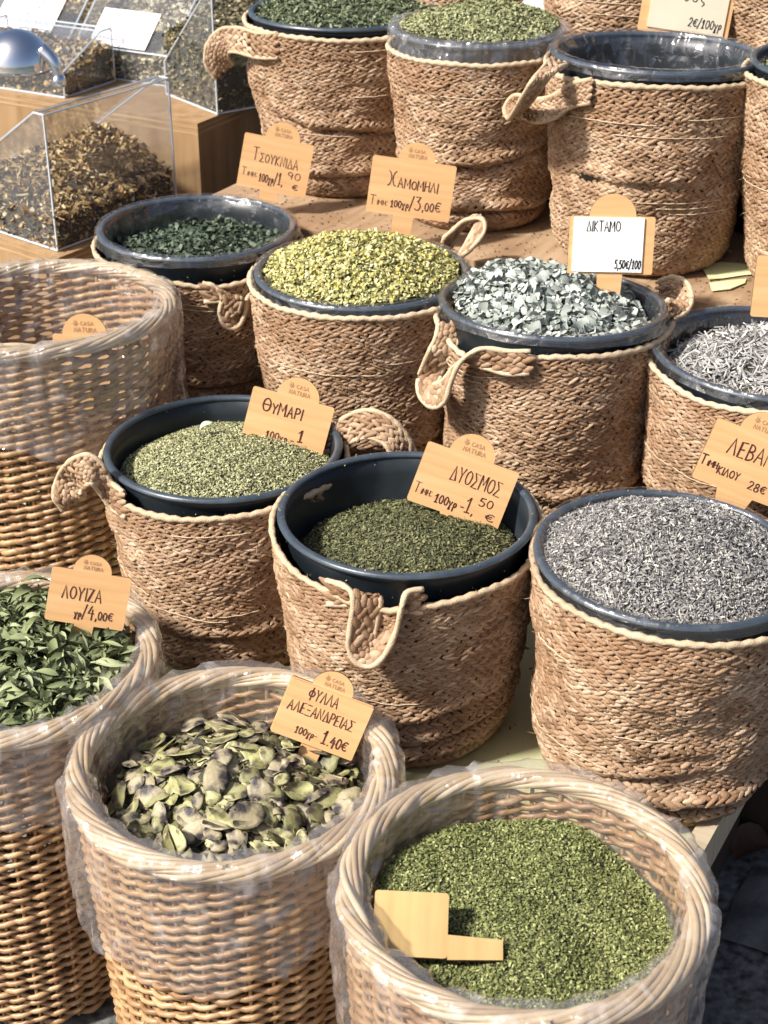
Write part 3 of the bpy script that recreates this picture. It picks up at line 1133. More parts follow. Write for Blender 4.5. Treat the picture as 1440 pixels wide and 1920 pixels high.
def sign_outline(W, Hh, bump=.034, bx=0, stem_w=.036, stem_l=.09, stem_x=0, c=.004):
    hw, hh = W / 2, Hh / 2
    p = []

    def corner(cx, cz, a0):
        for k in range(4):
            a = math.radians(a0 + k * 30)
            p.append((cx + c * math.cos(a), cz + c * math.sin(a)))
    corner(-hw + c, -hh + c, 180)
    if stem_l:
        p.append((stem_x - stem_w / 2, -hh))
        p.append((stem_x - stem_w * .40, -hh - stem_l))
        p.append((stem_x + stem_w * .40, -hh - stem_l))
        p.append((stem_x + stem_w / 2, -hh))
    corner(hw - c, -hh + c, 270)
    corner(hw - c, hh - c, 0)
    if bump:
        for k in range(17):
            a = math.radians(k * 180 / 16)
            p.append((bx + bump * math.cos(a), hh + bump * .95 * math.sin(a)))
    corner(-hw + c, hh - c, 90)
    return p


def sign(label, px, py, d, wpx, hpx, roll, yaw=0, lean=-20, texts=(), bump=.036, bx=0.0, stem_l=.08, stem_x=0, stem_w=None, ink='ink', brand=True,
         card=None, backboard=False, flipface=False, board='board', group='plywood price signs stuck in the herbs'):
    sc = d / FPX
    W, Hh = wpx * sc, hpx * sc / max(.5, math.cos(math.radians(29 + lean)))
    loc = P(px, py, d)
    R = Matrix.Rotation(math.radians(yaw), 3, 'Z') @ Matrix.Rotation(math.radians(lean), 3, 'X') @ Matrix.Rotation(math.radians(roll), 3, 'Y')
    root = thing('price_sign', label, 'sign', loc, group)
    root.rotation_euler = R.to_euler()
    poly = sign_outline(W, Hh, bump, bx, stem_w or W * .25, stem_l, stem_x)
    a = Acc()
    nt_, nq = prism(a, poly, 0, .004)
    V = np.concatenate(a.V)
    Q, T = np.concatenate(a.Q), np.concatenate(a.T)
    me = mesh_np(V, [Q, T], None, False, 'board', [M[board], M['board_edge']], [1] * len(Q) + [0] * len(T))
    obj('board', me, root)
    y0 = -.0005
    if backboard:
        a = Acc()
        prism(a, sign_outline(W * .985, Hh * .97, 0, 0, 0, 0, c=.002), -.0045, -.0002)
        obj('front_panel', a.mesh(M['board'], False), root)
        y0 = -.005
    if card:
        x0, z0, x1, z1, cm = card
        a = Acc()
        a.box((x0 * W, -.0032, z0 * Hh), (x1 * W, -.0003, z1 * Hh))
        obj('paper_card', a.mesh(M[cm], False), root)
        y0 = -.0036
    for k, t in enumerate(texts):
        a = Acc()
        txt, x0, z0, h, wd = t[:5]
        opt = t[5] if len(t) > 5 else {}
        opt = dict(opt)
        ik = opt.pop('ink', ink)
        if 'x1' in opt:
            opt['x1'] *= W
        write(a, txt, x0 * W, z0 * Hh, h * Hh, wd, seed=hash(label) % 1000 * 0 + k + int(px), y=y0, **opt)
        obj('lettering', a.mesh(M[ik], False), root)
    if brand and bump:
        a = Acc()
        b = bump
        write(a, 'CASA', bx - b * .18, Hh / 2 + b * .42, b * .17, b * .03, jit=0, y=-.0004)
        write(a, 'NATURA', bx - b * .46, Hh / 2 + b * .12, b * .19, b * .035, jit=0, y=-.0004)
        for q, (ax, az) in enumerate(((-.42, .42), (-.55, .55), (-.35, .68), (-.48, .7), (-.28, .55))):
            s0 = np.array([bx - b * .4, Hh / 2 + b * .38])
            s1 = np.array([bx + ax * b, Hh / 2 + az * b])
            nn = norm(np.array([-(s1 - s0)[1], (s1 - s0)[0]])) * b * .03
            mid = (s0 + s1) / 2
            V = [(*s0, 0), (*(mid + nn), 0), (*s1, 0), (*(mid - nn), 0)]
            a.add([(v[0], -.0004 - q * .00003, v[1]) for v in V], [(0, 3, 2, 1)])
        obj('brand_mark', a.mesh(M['burn'], False), root)
    return root


exec_marker = True
# ================================================================== GROUND AND DISPLAY STEPS
a = Acc()
a.add([(-60, -60, -.02), (60, -60, -.02), (60, 60, -.02), (-60, 60, -.02)], [(0, 1, 2, 3)])
ground = obj('ground', a.mesh(M['joint'], False), kind='structure')
ground['label'] = 'dark stone paving beside the herb display'
# paving stones, laid on the display's diagonal
r_ = np.random.default_rng(4)
cell = .21


def paver(w_, d_, sd_):
    q = np.random.default_rng(sd_)
    n = 7
    gx, gy = np.meshgrid(np.linspace(-1, 1, n), np.linspace(-1, 1, n), indexing='ij')
    e = np.maximum(np.abs(gx), np.abs(gy))
    zz = np.where(e > .99, -.014, 0) + .0035 * vn(st(gx * 1.7, gy * 1.7, 0 * gx + sd_), sd_)
    V = st(gx * w_ / 2, gy * d_ / 2, zz)
    V[..., :2] += q.normal(0, .0016, V[..., :2].shape)
    a = Acc()
    a.grid(V)
    return a.mesh(M['stone'], True)


pm = [paver(.30, .195, 1), paver(.24, .195, 2), paver(.20, .195, 3), paver(.27, .195, 5)]
pw_ = [.30, .24, .20, .27]
ang = math.atan2(-.485, .875)
for row in range(-1, 9):
    u = -.55 + (row % 2) * .11
    wv = .60 + row * .205
    while u < 1.9:
        k = int(r_.integers(0, 4))
        p = UW(u + pw_[k] / 2, wv)
        if not (u + pw_[k] < -.25 and wv > 1.55):
            o = obj('paving_stone', pm[k], ground)
            o.location = (p[0], p[1], 0)
            o.rotation_euler = (r_.normal(0, .006), r_.normal(0, .006), ang)
        u += pw_[k] + .009


def uwbox(name, u0, u1, w0, w1, z0, z1, m, parent=None, bev=0):
    a = Acc()
    c = UW((u0 + u1) / 2, (w0 + w1) / 2)
    a.box((-(u1 - u0) / 2, -(w1 - w0) / 2, 0), ((u1 - u0) / 2, (w1 - w0) / 2, z1 - z0))
    o = obj(name, a.mesh(m, False), parent)
    if parent is None:
        o.location = (c[0], c[1], z0)
        o.rotation_euler = (0, 0, ang)
    else:
        o.matrix_basis = Matrix.Translation((c[0], c[1], z0)) @ Matrix.Rotation(ang, 4, 'Z')
    return o


FZ, MZ, TZ, UZ = Z(1.5), Z(1.355), Z(1.03), Z(.875)
UR = -.42      # right-hand end of the steps
stand = thing('display_stand', 'stepped wooden display stand under the jute baskets', 'display stand', (0, 0, 0))
uwbox('lower_step', -2.02, UR - .03, 1.60, 2.168, FZ - .028, FZ, M['sage'], stand)
uwbox('side_batten', UR - .028, UR, 1.58, 2.165, FZ - .055, FZ + .016, M['lip_wood'], stand)
uwbox('front_batten', -2.02, UR - .03, 1.575, 1.598, FZ - .055, FZ + .004, M['lip_wood'], stand)
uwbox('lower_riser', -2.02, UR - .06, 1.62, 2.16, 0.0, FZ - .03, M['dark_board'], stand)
uwbox('middle_step', -1.92, UR + .02, 2.17, 2.597, MZ - .022, MZ, M['shelf'], stand)
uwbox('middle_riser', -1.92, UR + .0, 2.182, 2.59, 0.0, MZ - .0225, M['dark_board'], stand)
uwbox('upper_step', -1.92, UR + .6, 2.59, 3.0, TZ - .022, TZ, M['shelf'], stand)
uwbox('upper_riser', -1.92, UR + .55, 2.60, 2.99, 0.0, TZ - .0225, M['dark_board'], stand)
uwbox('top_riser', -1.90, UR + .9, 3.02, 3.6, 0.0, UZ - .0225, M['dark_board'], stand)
uwbox('top_step', -1.90, UR + .9, 3.003, 3.6, UZ - .022, UZ, M['sage'], stand)

# crumbs on the steps
a = Acc()
n = 700
for (zz, w0, w1, u0, u1, cnt) in ((FZ, 1.62, 2.15, -2, UR - .04, 700), (TZ, 2.6, 2.85, -1.9, .1, 1300), (MZ, 2.18, 2.55, -1.9, -.44, 500)):
    uu, ww = rng.uniform(u0, u1, cnt), rng.uniform(w0, w1, cnt)
    C = np.array([UW(p, q, zz + .001) for p, q in zip(uu, ww)])
    A, B, N = frames(np.tile([[0, 0, 1.]], (cnt, 1)), .4, rng)
    V, F = t_flake()
    a.stamp(V, F, C, A, B, N, rng.uniform(.002, .008, (cnt, 1)) * np.array([[1, .5, .5]]))
thing('herb_crumbs', 'dark dried herb crumbs scattered on the wooden steps', 'crumbs', me=a.mesh(M['crumb'], False), kind='stuff')

# thin flat pale green patches lying on the upper step
M['palegreen'] = mat('pale_green', [(.52, .54, .28), (.60, .62, .36)], rough=.6, island=0, scale=10, bump=.1)
for k, (pts, lab) in enumerate(((((1315, 500), (1350, 492), (1400, 494), (1440, 490), (1440, 512), (1395, 515), (1355, 521), (1330, 524)),
                                 'larger flat pale green patch on upper step right of the empty bucket basket'),
                                (((1330, 530), (1370, 526), (1400, 521), (1397, 530), (1370, 542), (1335, 545)),
                                 'smaller narrow pale green patch in front of the larger one'))):
    poly = []
    for px, py in pts:
        v = (py - 960) / FPX
        d = (1.03 - .004) / (SP + v * CP)
        poly.append(P(px, py, d))
    poly = np.array(poly)
    c = poly.mean(0)
    n = len(poly)
    V = np.concatenate([poly - c, poly - c - [0, 0, .0008]])
    V[:n, 2] += .0015 * np.sin(np.arange(n) * 2)
    me = bpy.data.meshes.new('scrap')
    me.from_pydata([tuple(x) for x in V], [], [tuple(range(n))[::-1], tuple(range(n, 2 * n))] + [(i, (i + 1) % n, (i + 1) % n + n, i + n) for i in range(n)])
    me.materials.append(M['palegreen'])
    thing('pale_green_patch', lab, 'paper', c, me=me)

# ================================================================== JUTE BASKETS AND BUCKETS
J = {  # key: X, Y, rim z, shelf z, R, tilt
    'F1': (-.264, 2.28, Z(1.14), FZ, .200, (0, 0)),
    'F2': (.035, 2.04, Z(1.13), FZ, .200, (0, 0)),
    'F3': (.408, 1.90, Z(1.125), FZ, .199, (0, 2)),
    'M1': (-.367, 2.93, Z(.985), MZ, .200, (0, 0)),
    'M2': (-.040, 2.67, Z(.98), MZ, .200, (0, 0)),
    'M3': (.29, 2.5, Z(.975), MZ, .200, (-3, 1)),
    'M4': (.645, 2.368, Z(1.011), MZ, .206, (0, 2)),
    'T1': (-.086, 3.41, Z(.666), TZ, .208, (0, 0)),
    'T2': (.19, 3.17, Z(.655), TZ, .178, (0, 0)),
    'T3': (.505, 2.915, Z(.645), TZ, .202, (-1.5, 1)),
    'T4': (.845, 2.77, Z(.63), TZ, .200, (0, 0)),
}
lab = {
    'F1': ('jute basket with the small curled handle beside tall wicker basket, holding crushed thyme',
           'dark blue bucket filled with pale grey green crushed thyme'),
    'F2': ('jute basket with a drooping strap handle at its front, under the mint sign',
           'dark blue bucket half filled with dark green crushed mint'),
    'F3': ('large creased jute basket at the right end of the lowest step', 'dark blue bucket heaped with grey lavender buds'),
    'M1': ('shaded jute basket with a strap handle, behind the empty wicker basket', 'dark bucket with a little dark nettle leaf at its bottom'),
    'M2': ('jute basket under the yellow chamomile, middle row', 'dark bucket heaped with yellow chamomile flowers'),
    'M3': ('jute basket with a long loop handle hanging left, below the white dittany card', 'dark bucket heaped with silvery dittany leaves'),
    'M4': ('jute basket cut by the frame edge, behind the lavender sign', 'dark bucket holding silvery stalks at the right edge of the middle row'),
    'T1': ('jute basket with a curled handle next to the clear acrylic bins', 'dark bucket full of dark green herb in the top row'),
    'T2': ('narrow jute basket in the top row with a deep fold near its foot', 'film covered bucket heaped with pale olive herb in the top row'),
    'T3': ('jute basket with two curled handles holding the empty bucket', 'empty dark blue bucket lined with clear film'),
    'T4': ('jute basket only partly in view at the right end of the upper step', 'dark bucket rim just inside the right end of the upper step'),
}
JP = {
    'F1': dict(seed=3, gap=.018, dips=[(240, .012, 40)], creases=[(.30, .010, 285, 70, .03), (.12, .010, 300, 60, .02)],
               handles=[dict(pts=[(232, 925, .004), (208, 905, .006), (192, 874, .014), (166, 855, .03), (136, 864, .05), (112, 892, .06), (103, 930, .066), (120, 958, .06)],
                             side=[(0, 0, -1), (-.1, 0, -1), (-.2, -.1, -1), (.1, -.4, -1), (.5, -.4, -.8), (.9, -.3, -.3), (1, -.2, .1), (.8, .2, .6)], w=.042, rows=3, off=0),
                        dict(pts=[], world=[(622, 818, 2.60), (645, 786, 2.58), (690, 771, 2.55), (732, 786, 2.54), (760, 815, 2.55), (778, 850, 2.57)],
                             side=[(-.2, 0, -1), (.1, -.2, -1), (0, -.3, -1), (-.2, -.3, -1), (-.6, -.3, -.8), (-.9, -.2, -.4)], w=.042, rows=3, off=0, pitch=.018)]),
    'F2': dict(seed=8, gap=.012, dips=[(262, .026, 60), (264, .010, 16), (325, .012, 25), (215, .008, 30)],
               creases=[(.34, .012, 280, 60, .05), (.2, .012, 300, 70, .03), (.08, .008, 280, 80, .02)],
               handles=[dict(pts=[(612, 1090, .003), (645, 1100, .008), (664, 1118, .016), (660, 1165, .022), (655, 1210, .026), (668, 1240, .028), (696, 1248, .028), (722, 1226, .026), (742, 1185, .022),
                                  (753, 1140, .018), (764, 1112, .010), (794, 1106, .003)],
                             side=[(0, 0, -1), (.5, .1, -.9), (1, .2, -.2), (1, .3, 0), (1, .3, .2), (.6, .4, .7), (.1, .6, .8), (.0, .8, .5), (.15, 1, .1), (.2, 1, -.1), (.1, .3, -1), (0, 0, -1)], w=.036, rows=2, off=0)]),
    'F3': dict(seed=12, gap=.014, dips=[(300, .01, 30)], creases=[(.16, .020, 285, 75, -.02), (.09, .012, 320, 50, .05), (.28, .008, 250, 30, .1)], amp=1.15,
               rows=34, rb=.78),
    'M1': dict(seed=21, gap=.03, dips=[(290, .02, 30)], creases=[(.3, .01, 270, 60, 0)], fuzz=120,
               handles=[dict(pts=[(380, 532, .003), (403, 538, .01), (417, 558, .016), (413, 588, .02), (424, 612, .024), (446, 612, .024), (460, 585, .02), (464, 560, .014), (480, 545, .004)],
                             side=[(0, 0, -1), (.6, .1, -.8), (1, .2, -.1), (1, .3, 0), (.5, .4, .7), (.0, .7, .6), (.1, 1, .1), (.2, .9, -.3), (0, 0, -1)], w=.034, rows=2, off=0)]),
    'M2': dict(seed=25, gap=.012, creases=[(.25, .006, 270, 90, .02)], amp=.7, fuzz=200,
               handles=[dict(pts=[], local=[(.158, .075, .35), (.185, .09, .372), (.215, .12, .405), (.222, .15, .425), (.2, .165, .418), (.175, .16, .395), (.15, .15, .36)],
                             side=[(0, 0, 1), (.5, -.6, .6), (.6, -.7, .2), (.2, -1, .2), (-.4, -.9, .2), (-.5, -.8, .3), (0, 0, 1)], w=.030, rows=2)]),
    'M3': dict(seed=31, gap=.026, dips=[(222, .03, 22)], creases=[(.22, .008, 300, 70, 0)], fuzz=240,
               handles=[dict(pts=[(824, 606, .004), (820, 630, .010), (806, 660, .022), (787, 705, .032), (788, 742, .040), (810, 762, .044), (834, 752, .044), (846, 715, .042), (864, 678, .035), (902, 655, .018), (950, 660, .006), (995, 660, .002)],
                             side=[(1, 0, 0), (1, 0, -.1), (1, -.1, 0), (1, -.1, .1), (.7, -.1, .6), (.1, .3, .95), (-.1, .7, .6), (.1, 1, .2), (.2, .9, -.3), (.1, .3, -.9), (0, 0, -1), (0, 0, -1)], w=.036, rows=2, off=0),
                        dict(pts=[], world=[(1235, 528, 2.76), (1262, 520, 2.75), (1286, 530, 2.73), (1296, 556, 2.69), (1288, 582, 2.66), (1262, 596, 2.64)],
                             side=[(0, 0, -1), (0, 0, -1), (-.4, 0, -1), (-.9, 0, -.5), (-.9, 0, .3), (-.3, 0, .9)], w=.032, rows=3, off=0)]),
    'M4': dict(seed=35, gap=.022, dips=[], creases=[(.3, .008, 240, 60, 0)], fuzz=160),
    'T1': dict(seed=41, gap=.016, creases=[(.42, .013, 290, 60, -.06), (.16, .013, 285, 60, .02)], fuzz=120, amp=1.2,
               handles=[dict(pts=[(520, 64, .004), (484, 64, .008), (446, 54, .02), (412, 58, .04), (390, 84, .055), (387, 118, .062), (404, 148, .06)],
                             side=[(0, 0, -1), (0, 0, -1), (0, -.3, -1), (.4, -.3, -.8), (1, -.2, -.2), (1, 0, .2), (.8, .2, .6)], w=.046, rows=3, off=0)]),
    'T2': dict(seed=44, gap=.032, creases=[(.42, .014, 270, 60, .06), (.13, .018, 275, 70, -.01)], fuzz=120, amp=1.2, rb=.80),
    'T3': dict(seed=48, gap=.022, dips=[(208, .008, 20)], creases=[(.5, .007, 250, 40, 0)], fuzz=200, amp=1.0,
               handles=[dict(pts=[(1110, 150, .004), (1070, 160, .008), (1040, 180, .018), (1004, 188, .03), (968, 180, .045), (948, 200, .06), (955, 222, .08), (975, 190, .10), (1000, 150, .10), (1032, 112, .03)],
                             side=[(0, 0, -1), (0, 0, -1), (0, -.1, -1), (0, -.2, -1), (.3, -.2, -.9), (1, .2, .1), (.8, .4, .4), (.8, .4, .3), (.8, .4, .2), (.6, .3, -.2)], w=.038, rows=3, off=0),
                        dict(pts=[], local=[(.155, -.11, .36), (.19, -.13, .365), (.215, -.12, .335), (.225, -.08, .30), (.22, -.04, .32), (.195, -.02, .36)],
                             side=[(0, 0, 1), (.4, -.4, .8), (.8, -.3, .3), (.8, 0, .4), (.6, .2, .8), (0, 0, 1)], w=.032, rows=2)]),
    'T4': dict(seed=52, gap=.02, fuzz=80),
}
for k, (X, Y, zr, zs, R, tl) in J.items():
    H = zr - zs
    kw = dict(JP[k])
    seed = kw.pop('seed')
    jute_basket(k, lab[k][0], X, Y, zs, R + .003, H, tilt=(tl[0] * .6, tl[1] * .6), seed=seed, m=int(76 * R / .2), **kw)
    bucket(lab[k][1], X, Y, zr, R - .004, tilt=tl, depth=min(.33, H - .02))
# farther baskets behind the top row, seen only by their bodies
for k, (u, sd_, lb) in enumerate(((-1.20, 61, 'dim jute basket behind the empty bucket, leftmost on the topmost step'),
                                  (-.82, 65, 'dim jute basket at the top right corner behind the cream card sign'),
                                  (-1.56, 69, 'dim jute basket behind the pale olive herb bucket on the topmost step'))):
    p = UW(u, 3.25)
    jute_basket('U%d' % k, lb, p[0], p[1], UZ, .19, .36, seed=sd_, fuzz=0, m=66, rows=30)
    bucket(('dark bucket in the dim basket behind the empty bucket', 'dark bucket in the top right corner basket behind the cream card sign',
            'dark bucket in the dim basket behind the pale olive herb')[k], p[0], p[1], UZ + .37, .186)

# clear liners in some buckets
LG = 'clear plastic liners over bucket rims'
for k, lb, inn, sd_, am in (('T3', 'clear plastic liner inside the empty bucket', .25, 1, .9),
                        ('T2', 'crumpled clear film over the olive herb bucket rim', .05, 2, 1.2),
                        ('M2', 'clear film inside the chamomile bucket rim', .05, 3, .8),
                        ('M4', 'pleated clear liner in the silvery stalks bucket', .12, 4, .8),
                        ('F3', 'clear film edge inside the heaped lavender bucket', .05, 5, .7),
                        ('M3', 'clear film inside the dittany bucket', .07, 6, .5),
                        ('M1', 'clear film clinging inside the nettle bucket', .07, 8, .5)):
    X, Y, zr, zs, R, tl = J[k]
    liner('bucket_liner', lb, 'plastic liner', X, Y, zr, R - .0105, .0085, (.012 if k != 'T2' else .04), inn, M['film_thin' if k != 'T2' else 'film'], seed=sd_ * 13, tilt=tl, amp=am,
          group=LG, taper=.12, outoff=.0008, lipamp=.22 if k != 'T2' else .7)

# ================================================================== WICKER BASKETS
WB = {
    'W1': (-.556, 1.885, Z(1.29), 0.0, .207, .180, (0, 0)),
    'W2': (-.2025, 1.65, Z(1.307), 0.0, .205, .178, (0, 0)),
    'W3': (.165, 1.39, Z(1.285), 0.0, .205, .185, (0, 0)),
    'W0': (-.612, 2.57, Z(1.018), FZ, .226, .190, (-2, 0)),
}
wl = {'W1': 'tall wicker basket of green verbena leaves cut by the left frame edge',
      'W2': 'wicker basket of flat senna pods between the verbena and oregano baskets',
      'W3': 'wicker basket full of fine green oregano, nearest the camera',
      'W0': 'empty wicker basket wrapped in clear bag, standing on the lowest step'}
for i, (k, (X, Y, zr, zs, Rt, Rb, tl)) in enumerate(WB.items()):
    wicker_basket(wl[k], X, Y, zs, Rt, Rb, zr - zs, tilt=tl, seed=100 + i, ns=40 if k != 'W0' else 44, pitch=.0090 if k != 'W0' else .0080)
BG = 'clear plastic bags folded over wicker rims'
for i, (k, od, idp, ex, lb) in enumerate((('W1', .10, .06, [(270, .04, 60)], 'clear bag folded over the rim of the verbena basket'),
                                 ('W2', .16, .10, [(250, .03, 50), (320, -.02, 30)], 'clear bag with a curved lower edge on the senna basket'),
                                 ('W3', .20, .08, [(200, .05, 40)], 'crinkled clear bag over the rim of the oregano basket'),
                                 ('W0', .14, .20, [(320, .05, 40), (270, .02, 30)], 'creased clear bag hanging over the empty wicker basket'))):
    X, Y, zr, zs, Rt, Rb, tl = WB[k]
    liner('plastic_bag', lb, 'plastic bag', X, Y, zr + .003, Rt + .002, .0135, od, idp, M['film'], seed=200 + i * 17, tilt=tl, amp=.75, group=BG,
          taper=.07, wav=.18, extra=ex)

# ================================================================== HERBS
r_ = np.random.default_rng(5)


def fine_heap(key, name, label, R, level, hp_kw, m, bed, layers, X=None, Y=None, zr=None):
    if key in J:
        X, Y, zr = J[key][:3]
    elif key in WB:
        X, Y, zr = WB[key][:3]
    hp = Heap(R, **hp_kw)
    t = heap_root(name, label, X, Y, zr + level, hp, bed)
    for nm, tm, n, size, mm, kw in layers:
        a = Acc()
        scatter(hp, a, tm, n, size, r_, **kw)
        obj(nm, a.mesh(M[mm], False), t, kind='stuff')
    return t, hp


STK, FLK, BAL = t_stick(), t_flake(), t_ball()
fine_heap('F3', 'lavender_buds', 'big heap of grey lavender buds in the nearest bucket', 0.182, -.016, dict(peak=.074, seed=1, pw=1.8, rough=.008, cx=-.01), None, M['base_dark'],
          [('lavender_bud', STK, 23000, (.0062, .0019, .0019), 'lavender', dict(tilt=.55, jz=.0018))])
fine_heap('F2', 'crushed_mint', 'low mound of dark green crushed mint', .168, -.072, dict(peak=.058, seed=2, pw=1.4, rough=.005, cx=.02, cy=-.01), None, M['base_dark'],
          [('mint_flake', FLK, 12000, (.0055, .0028, .003), 'mint', dict(tilt=.6, jz=.0013)),
           ('mint_stalk', STK, 3500, (.008, .0008, .0008), 'mint', dict(tilt=.5, jz=.0016))])
fine_heap('F1', 'crushed_thyme', 'smooth mound of pale grey green crushed thyme', .176, -.048, dict(peak=.050, seed=3, pw=2.2, rough=.003, cx=.0, slope=(.02, 0)), None, M['base_dark'],
          [('thyme_flake', FLK, 17000, (.0042, .0023, .0025), 'thyme', dict(tilt=.6, jz=.0009)),
           ('thyme_stalk', STK, 4000, (.005, .0007, .0007), 'thyme', dict(tilt=.4, jz=.0012))])
fine_heap('W3', 'crushed_oregano', 'wide bed of fine green crushed oregano', .180, -.045, dict(peak=.012, seed=4, pw=2, rough=.012, slope=(0, .0), rs=13), None, M['base_dark'],
          [('oregano_flake', FLK, 26000, (.0042, .0024, .0026), 'oregano', dict(tilt=.7, jz=.0012)),
           ('oregano_stalk', STK, 4500, (.0052, .0008, .0008), 'oregano', dict(tilt=.6, jz=.0016))])
fine_heap('M4', 'silvery_stalks', 'tangled silvery grey stalks at the right edge of the middle row', .175, -.035, dict(peak=.055, seed=5, pw=1.3, rough=.008, cx=.03), None, M['base_dark'],
          [('dried_stalk', STK, 4200, (.020, .0024, .0024), 'stems', dict(tilt=.45, jz=.004))])
fine_heap('T1', 'dark_herb', 'dark green coarse herb in the bucket at the top', .184, -.004, dict(peak=.03, seed=6, pw=2, rough=.006), None, M['base_dark'],
          [('herb_leaf', FLK, 6500, (.012, .004, .005), 'darkgreen', dict(tilt=.7, jz=.003))])
fine_heap('T2', 'olive_herb', 'pale olive herb heaped in the film covered bucket', .158, .008, dict(peak=.045, seed=7, pw=1.5, rough=.005, cx=.01), None, M['base_dark'],
          [('herb_flake', FLK, 9000, (.007, .004, .004), 'olive', dict(tilt=.7, jz=.002))])
fine_heap('T4', 'coarse_herb', 'pale coarse herb in the bucket at the right end of the upper step', .18, -.02, dict(peak=.03, seed=8), None, M['base_dark'],
          [('herb_flake', FLK, 1500, (.009, .005, .004), 'olive', dict(tilt=.7, jz=.002))])
t, hp = fine_heap('M1', 'nettle_leaves', 'thin layer of dark crumbled nettle leaves', .180, -.050, dict(peak=.018, seed=9, pw=2, rough=.010, cx=.0), None, M['base_dark'],
                  [('leaf_crumb', FLK, 4200, (.011, .007, .006), 'nettle', dict(tilt=.7, jz=.004))])
leafm = [mesh_np(*t_leaf(1.6, .5, .30, .8), M['nettle'], name='leaf') for _ in range(2)] + [mesh_np(*t_leaf(2.6, .3, .26, 1.2), M['nettle'], name='leaf')]
scatter_parts(hp, t, 'leaf', leafm, 160, .017, r_, tilt=.7, jz=.004)

# chamomile
t, hp = fine_heap('M2', 'chamomile_flowers', 'yellow green mound of dried chamomile flowers', .176, -.002, dict(peak=.062, seed=10, pw=1.7, rough=.006), None, M['base_dark'],
                  [('petal_flake', FLK, 12000, (.0078, .0045, .005), 'cham_g', dict(tilt=.9, jz=.003)),
                   ('flower_crumb', BAL, 1300, (.006, .006, .005), 'cham_y', dict(tilt=.5, jz=.0028))])


def flower_mesh(sd_):
    a = Acc()
    q = np.random.default_rng(sd_)
    n = 8
    ph = np.arange(n) / n * 2 * math.pi
    V = [(0, 0, .34)]
    for f_, z in ((.2, .30), (.32, .12), (.26, -.1)):
        V += [(f_ * math.cos(p), f_ * math.sin(p), z) for p in ph]
    T = [(0, 1 + k, 1 + (k + 1) % n) for k in range(n)]
    Q = [(1 + l * n + k, 1 + (l + 1) * n + k, 1 + (l + 1) * n + (k + 1) % n, 1 + l * n + (k + 1) % n) for l in (0, 1) for k in range(n)]
    nq0 = len(Q)
    m = 9
    b = len(V)
    for k in range(m):
        p = k / m * 2 * math.pi + q.normal(0, .1)
        dr = q.uniform(-.35, .1)
        c, s = math.cos(p), math.sin(p)
        L_ = q.uniform(.45, .62)
        V += [(.26 * c - .05 * s, .26 * s + .05 * c, 0), (.26 * c + .05 * s, .26 * s - .05 * c, 0), (L_ * c + .08 * s, L_ * s - .08 * c, dr), (L_ * c - .08 * s, L_ * s + .08 * c, dr)]
        Q.append((b, b + 1, b + 2, b + 3))
        b += 4
    return mesh_np(np.array(V), [np.array(Q), np.array(T)], None, True, 'flower', [M['cham_y'], M['cham_g']], [0] * nq0 + [1] * m + [0] * len(T))


scatter_parts(hp, t, 'flower_head', [flower_mesh(k) for k in range(5)], 150, .0110, r_, tilt=.6, jz=.002)

# dittany
t, hp = fine_heap('M3', 'dittany_leaves', 'heap of silvery grey green dittany leaves', .168, -.014, dict(peak=.066, seed=11, pw=1.3, rough=.008, cx=-.045, cy=.02), None, M['base_dark'],
                  [('leaf_crumb', FLK, 3800, (.012, .009, .007), 'dittany', dict(tilt=.8, jz=.004))])
dm = []
for k in range(6):
    dm.append(mesh_np(*t_leaf([.6, 1.5, 2.2, -1, 1, .3][k], [.1, .4, .6, .2, .5, .3][k], [.36, .4, .33, .38, .42, .3][k], [.3, 1, .6, .9, 1.4, .2][k]), M['dittany'], name='leaf'))
scatter_parts(hp, t, 'leaf', dm, 300, .021, r_, tilt=.75, jz=.005)

# verbena
t, hp = fine_heap('W1', 'verbena_leaves', 'heap of long curled green verbena leaves', .182, -.010, dict(peak=.045, seed=12, pw=1.8, rough=.010, cx=.0), None, M['base_dark'],
                  [('leaf_crumb', t_leaf(1.5, .5, .14, 1, 5), 2600, (.036, .036, .036), 'verbena', dict(tilt=.8, jz=.006))])
vm = []
for k in range(8):
    vm.append(mesh_np(*t_leaf([1.2, 2.4, 3.2, -1.5, .8, 1.8, 2.8, -.8][k], [.3, .8, .9, .5, .7, 1.0, .4, .9][k], [.13, .15, .12, .14, .11, .13, .16, .12][k],
                              [.6, 1.6, 1, -1.4, 2.2, -.6, .8, 1.2][k], 8), M['verbena'], name='leaf'))
scatter_parts(hp, t, 'leaf', vm, 300, .044, r_, tilt=.6, jz=.009, lift=.006)

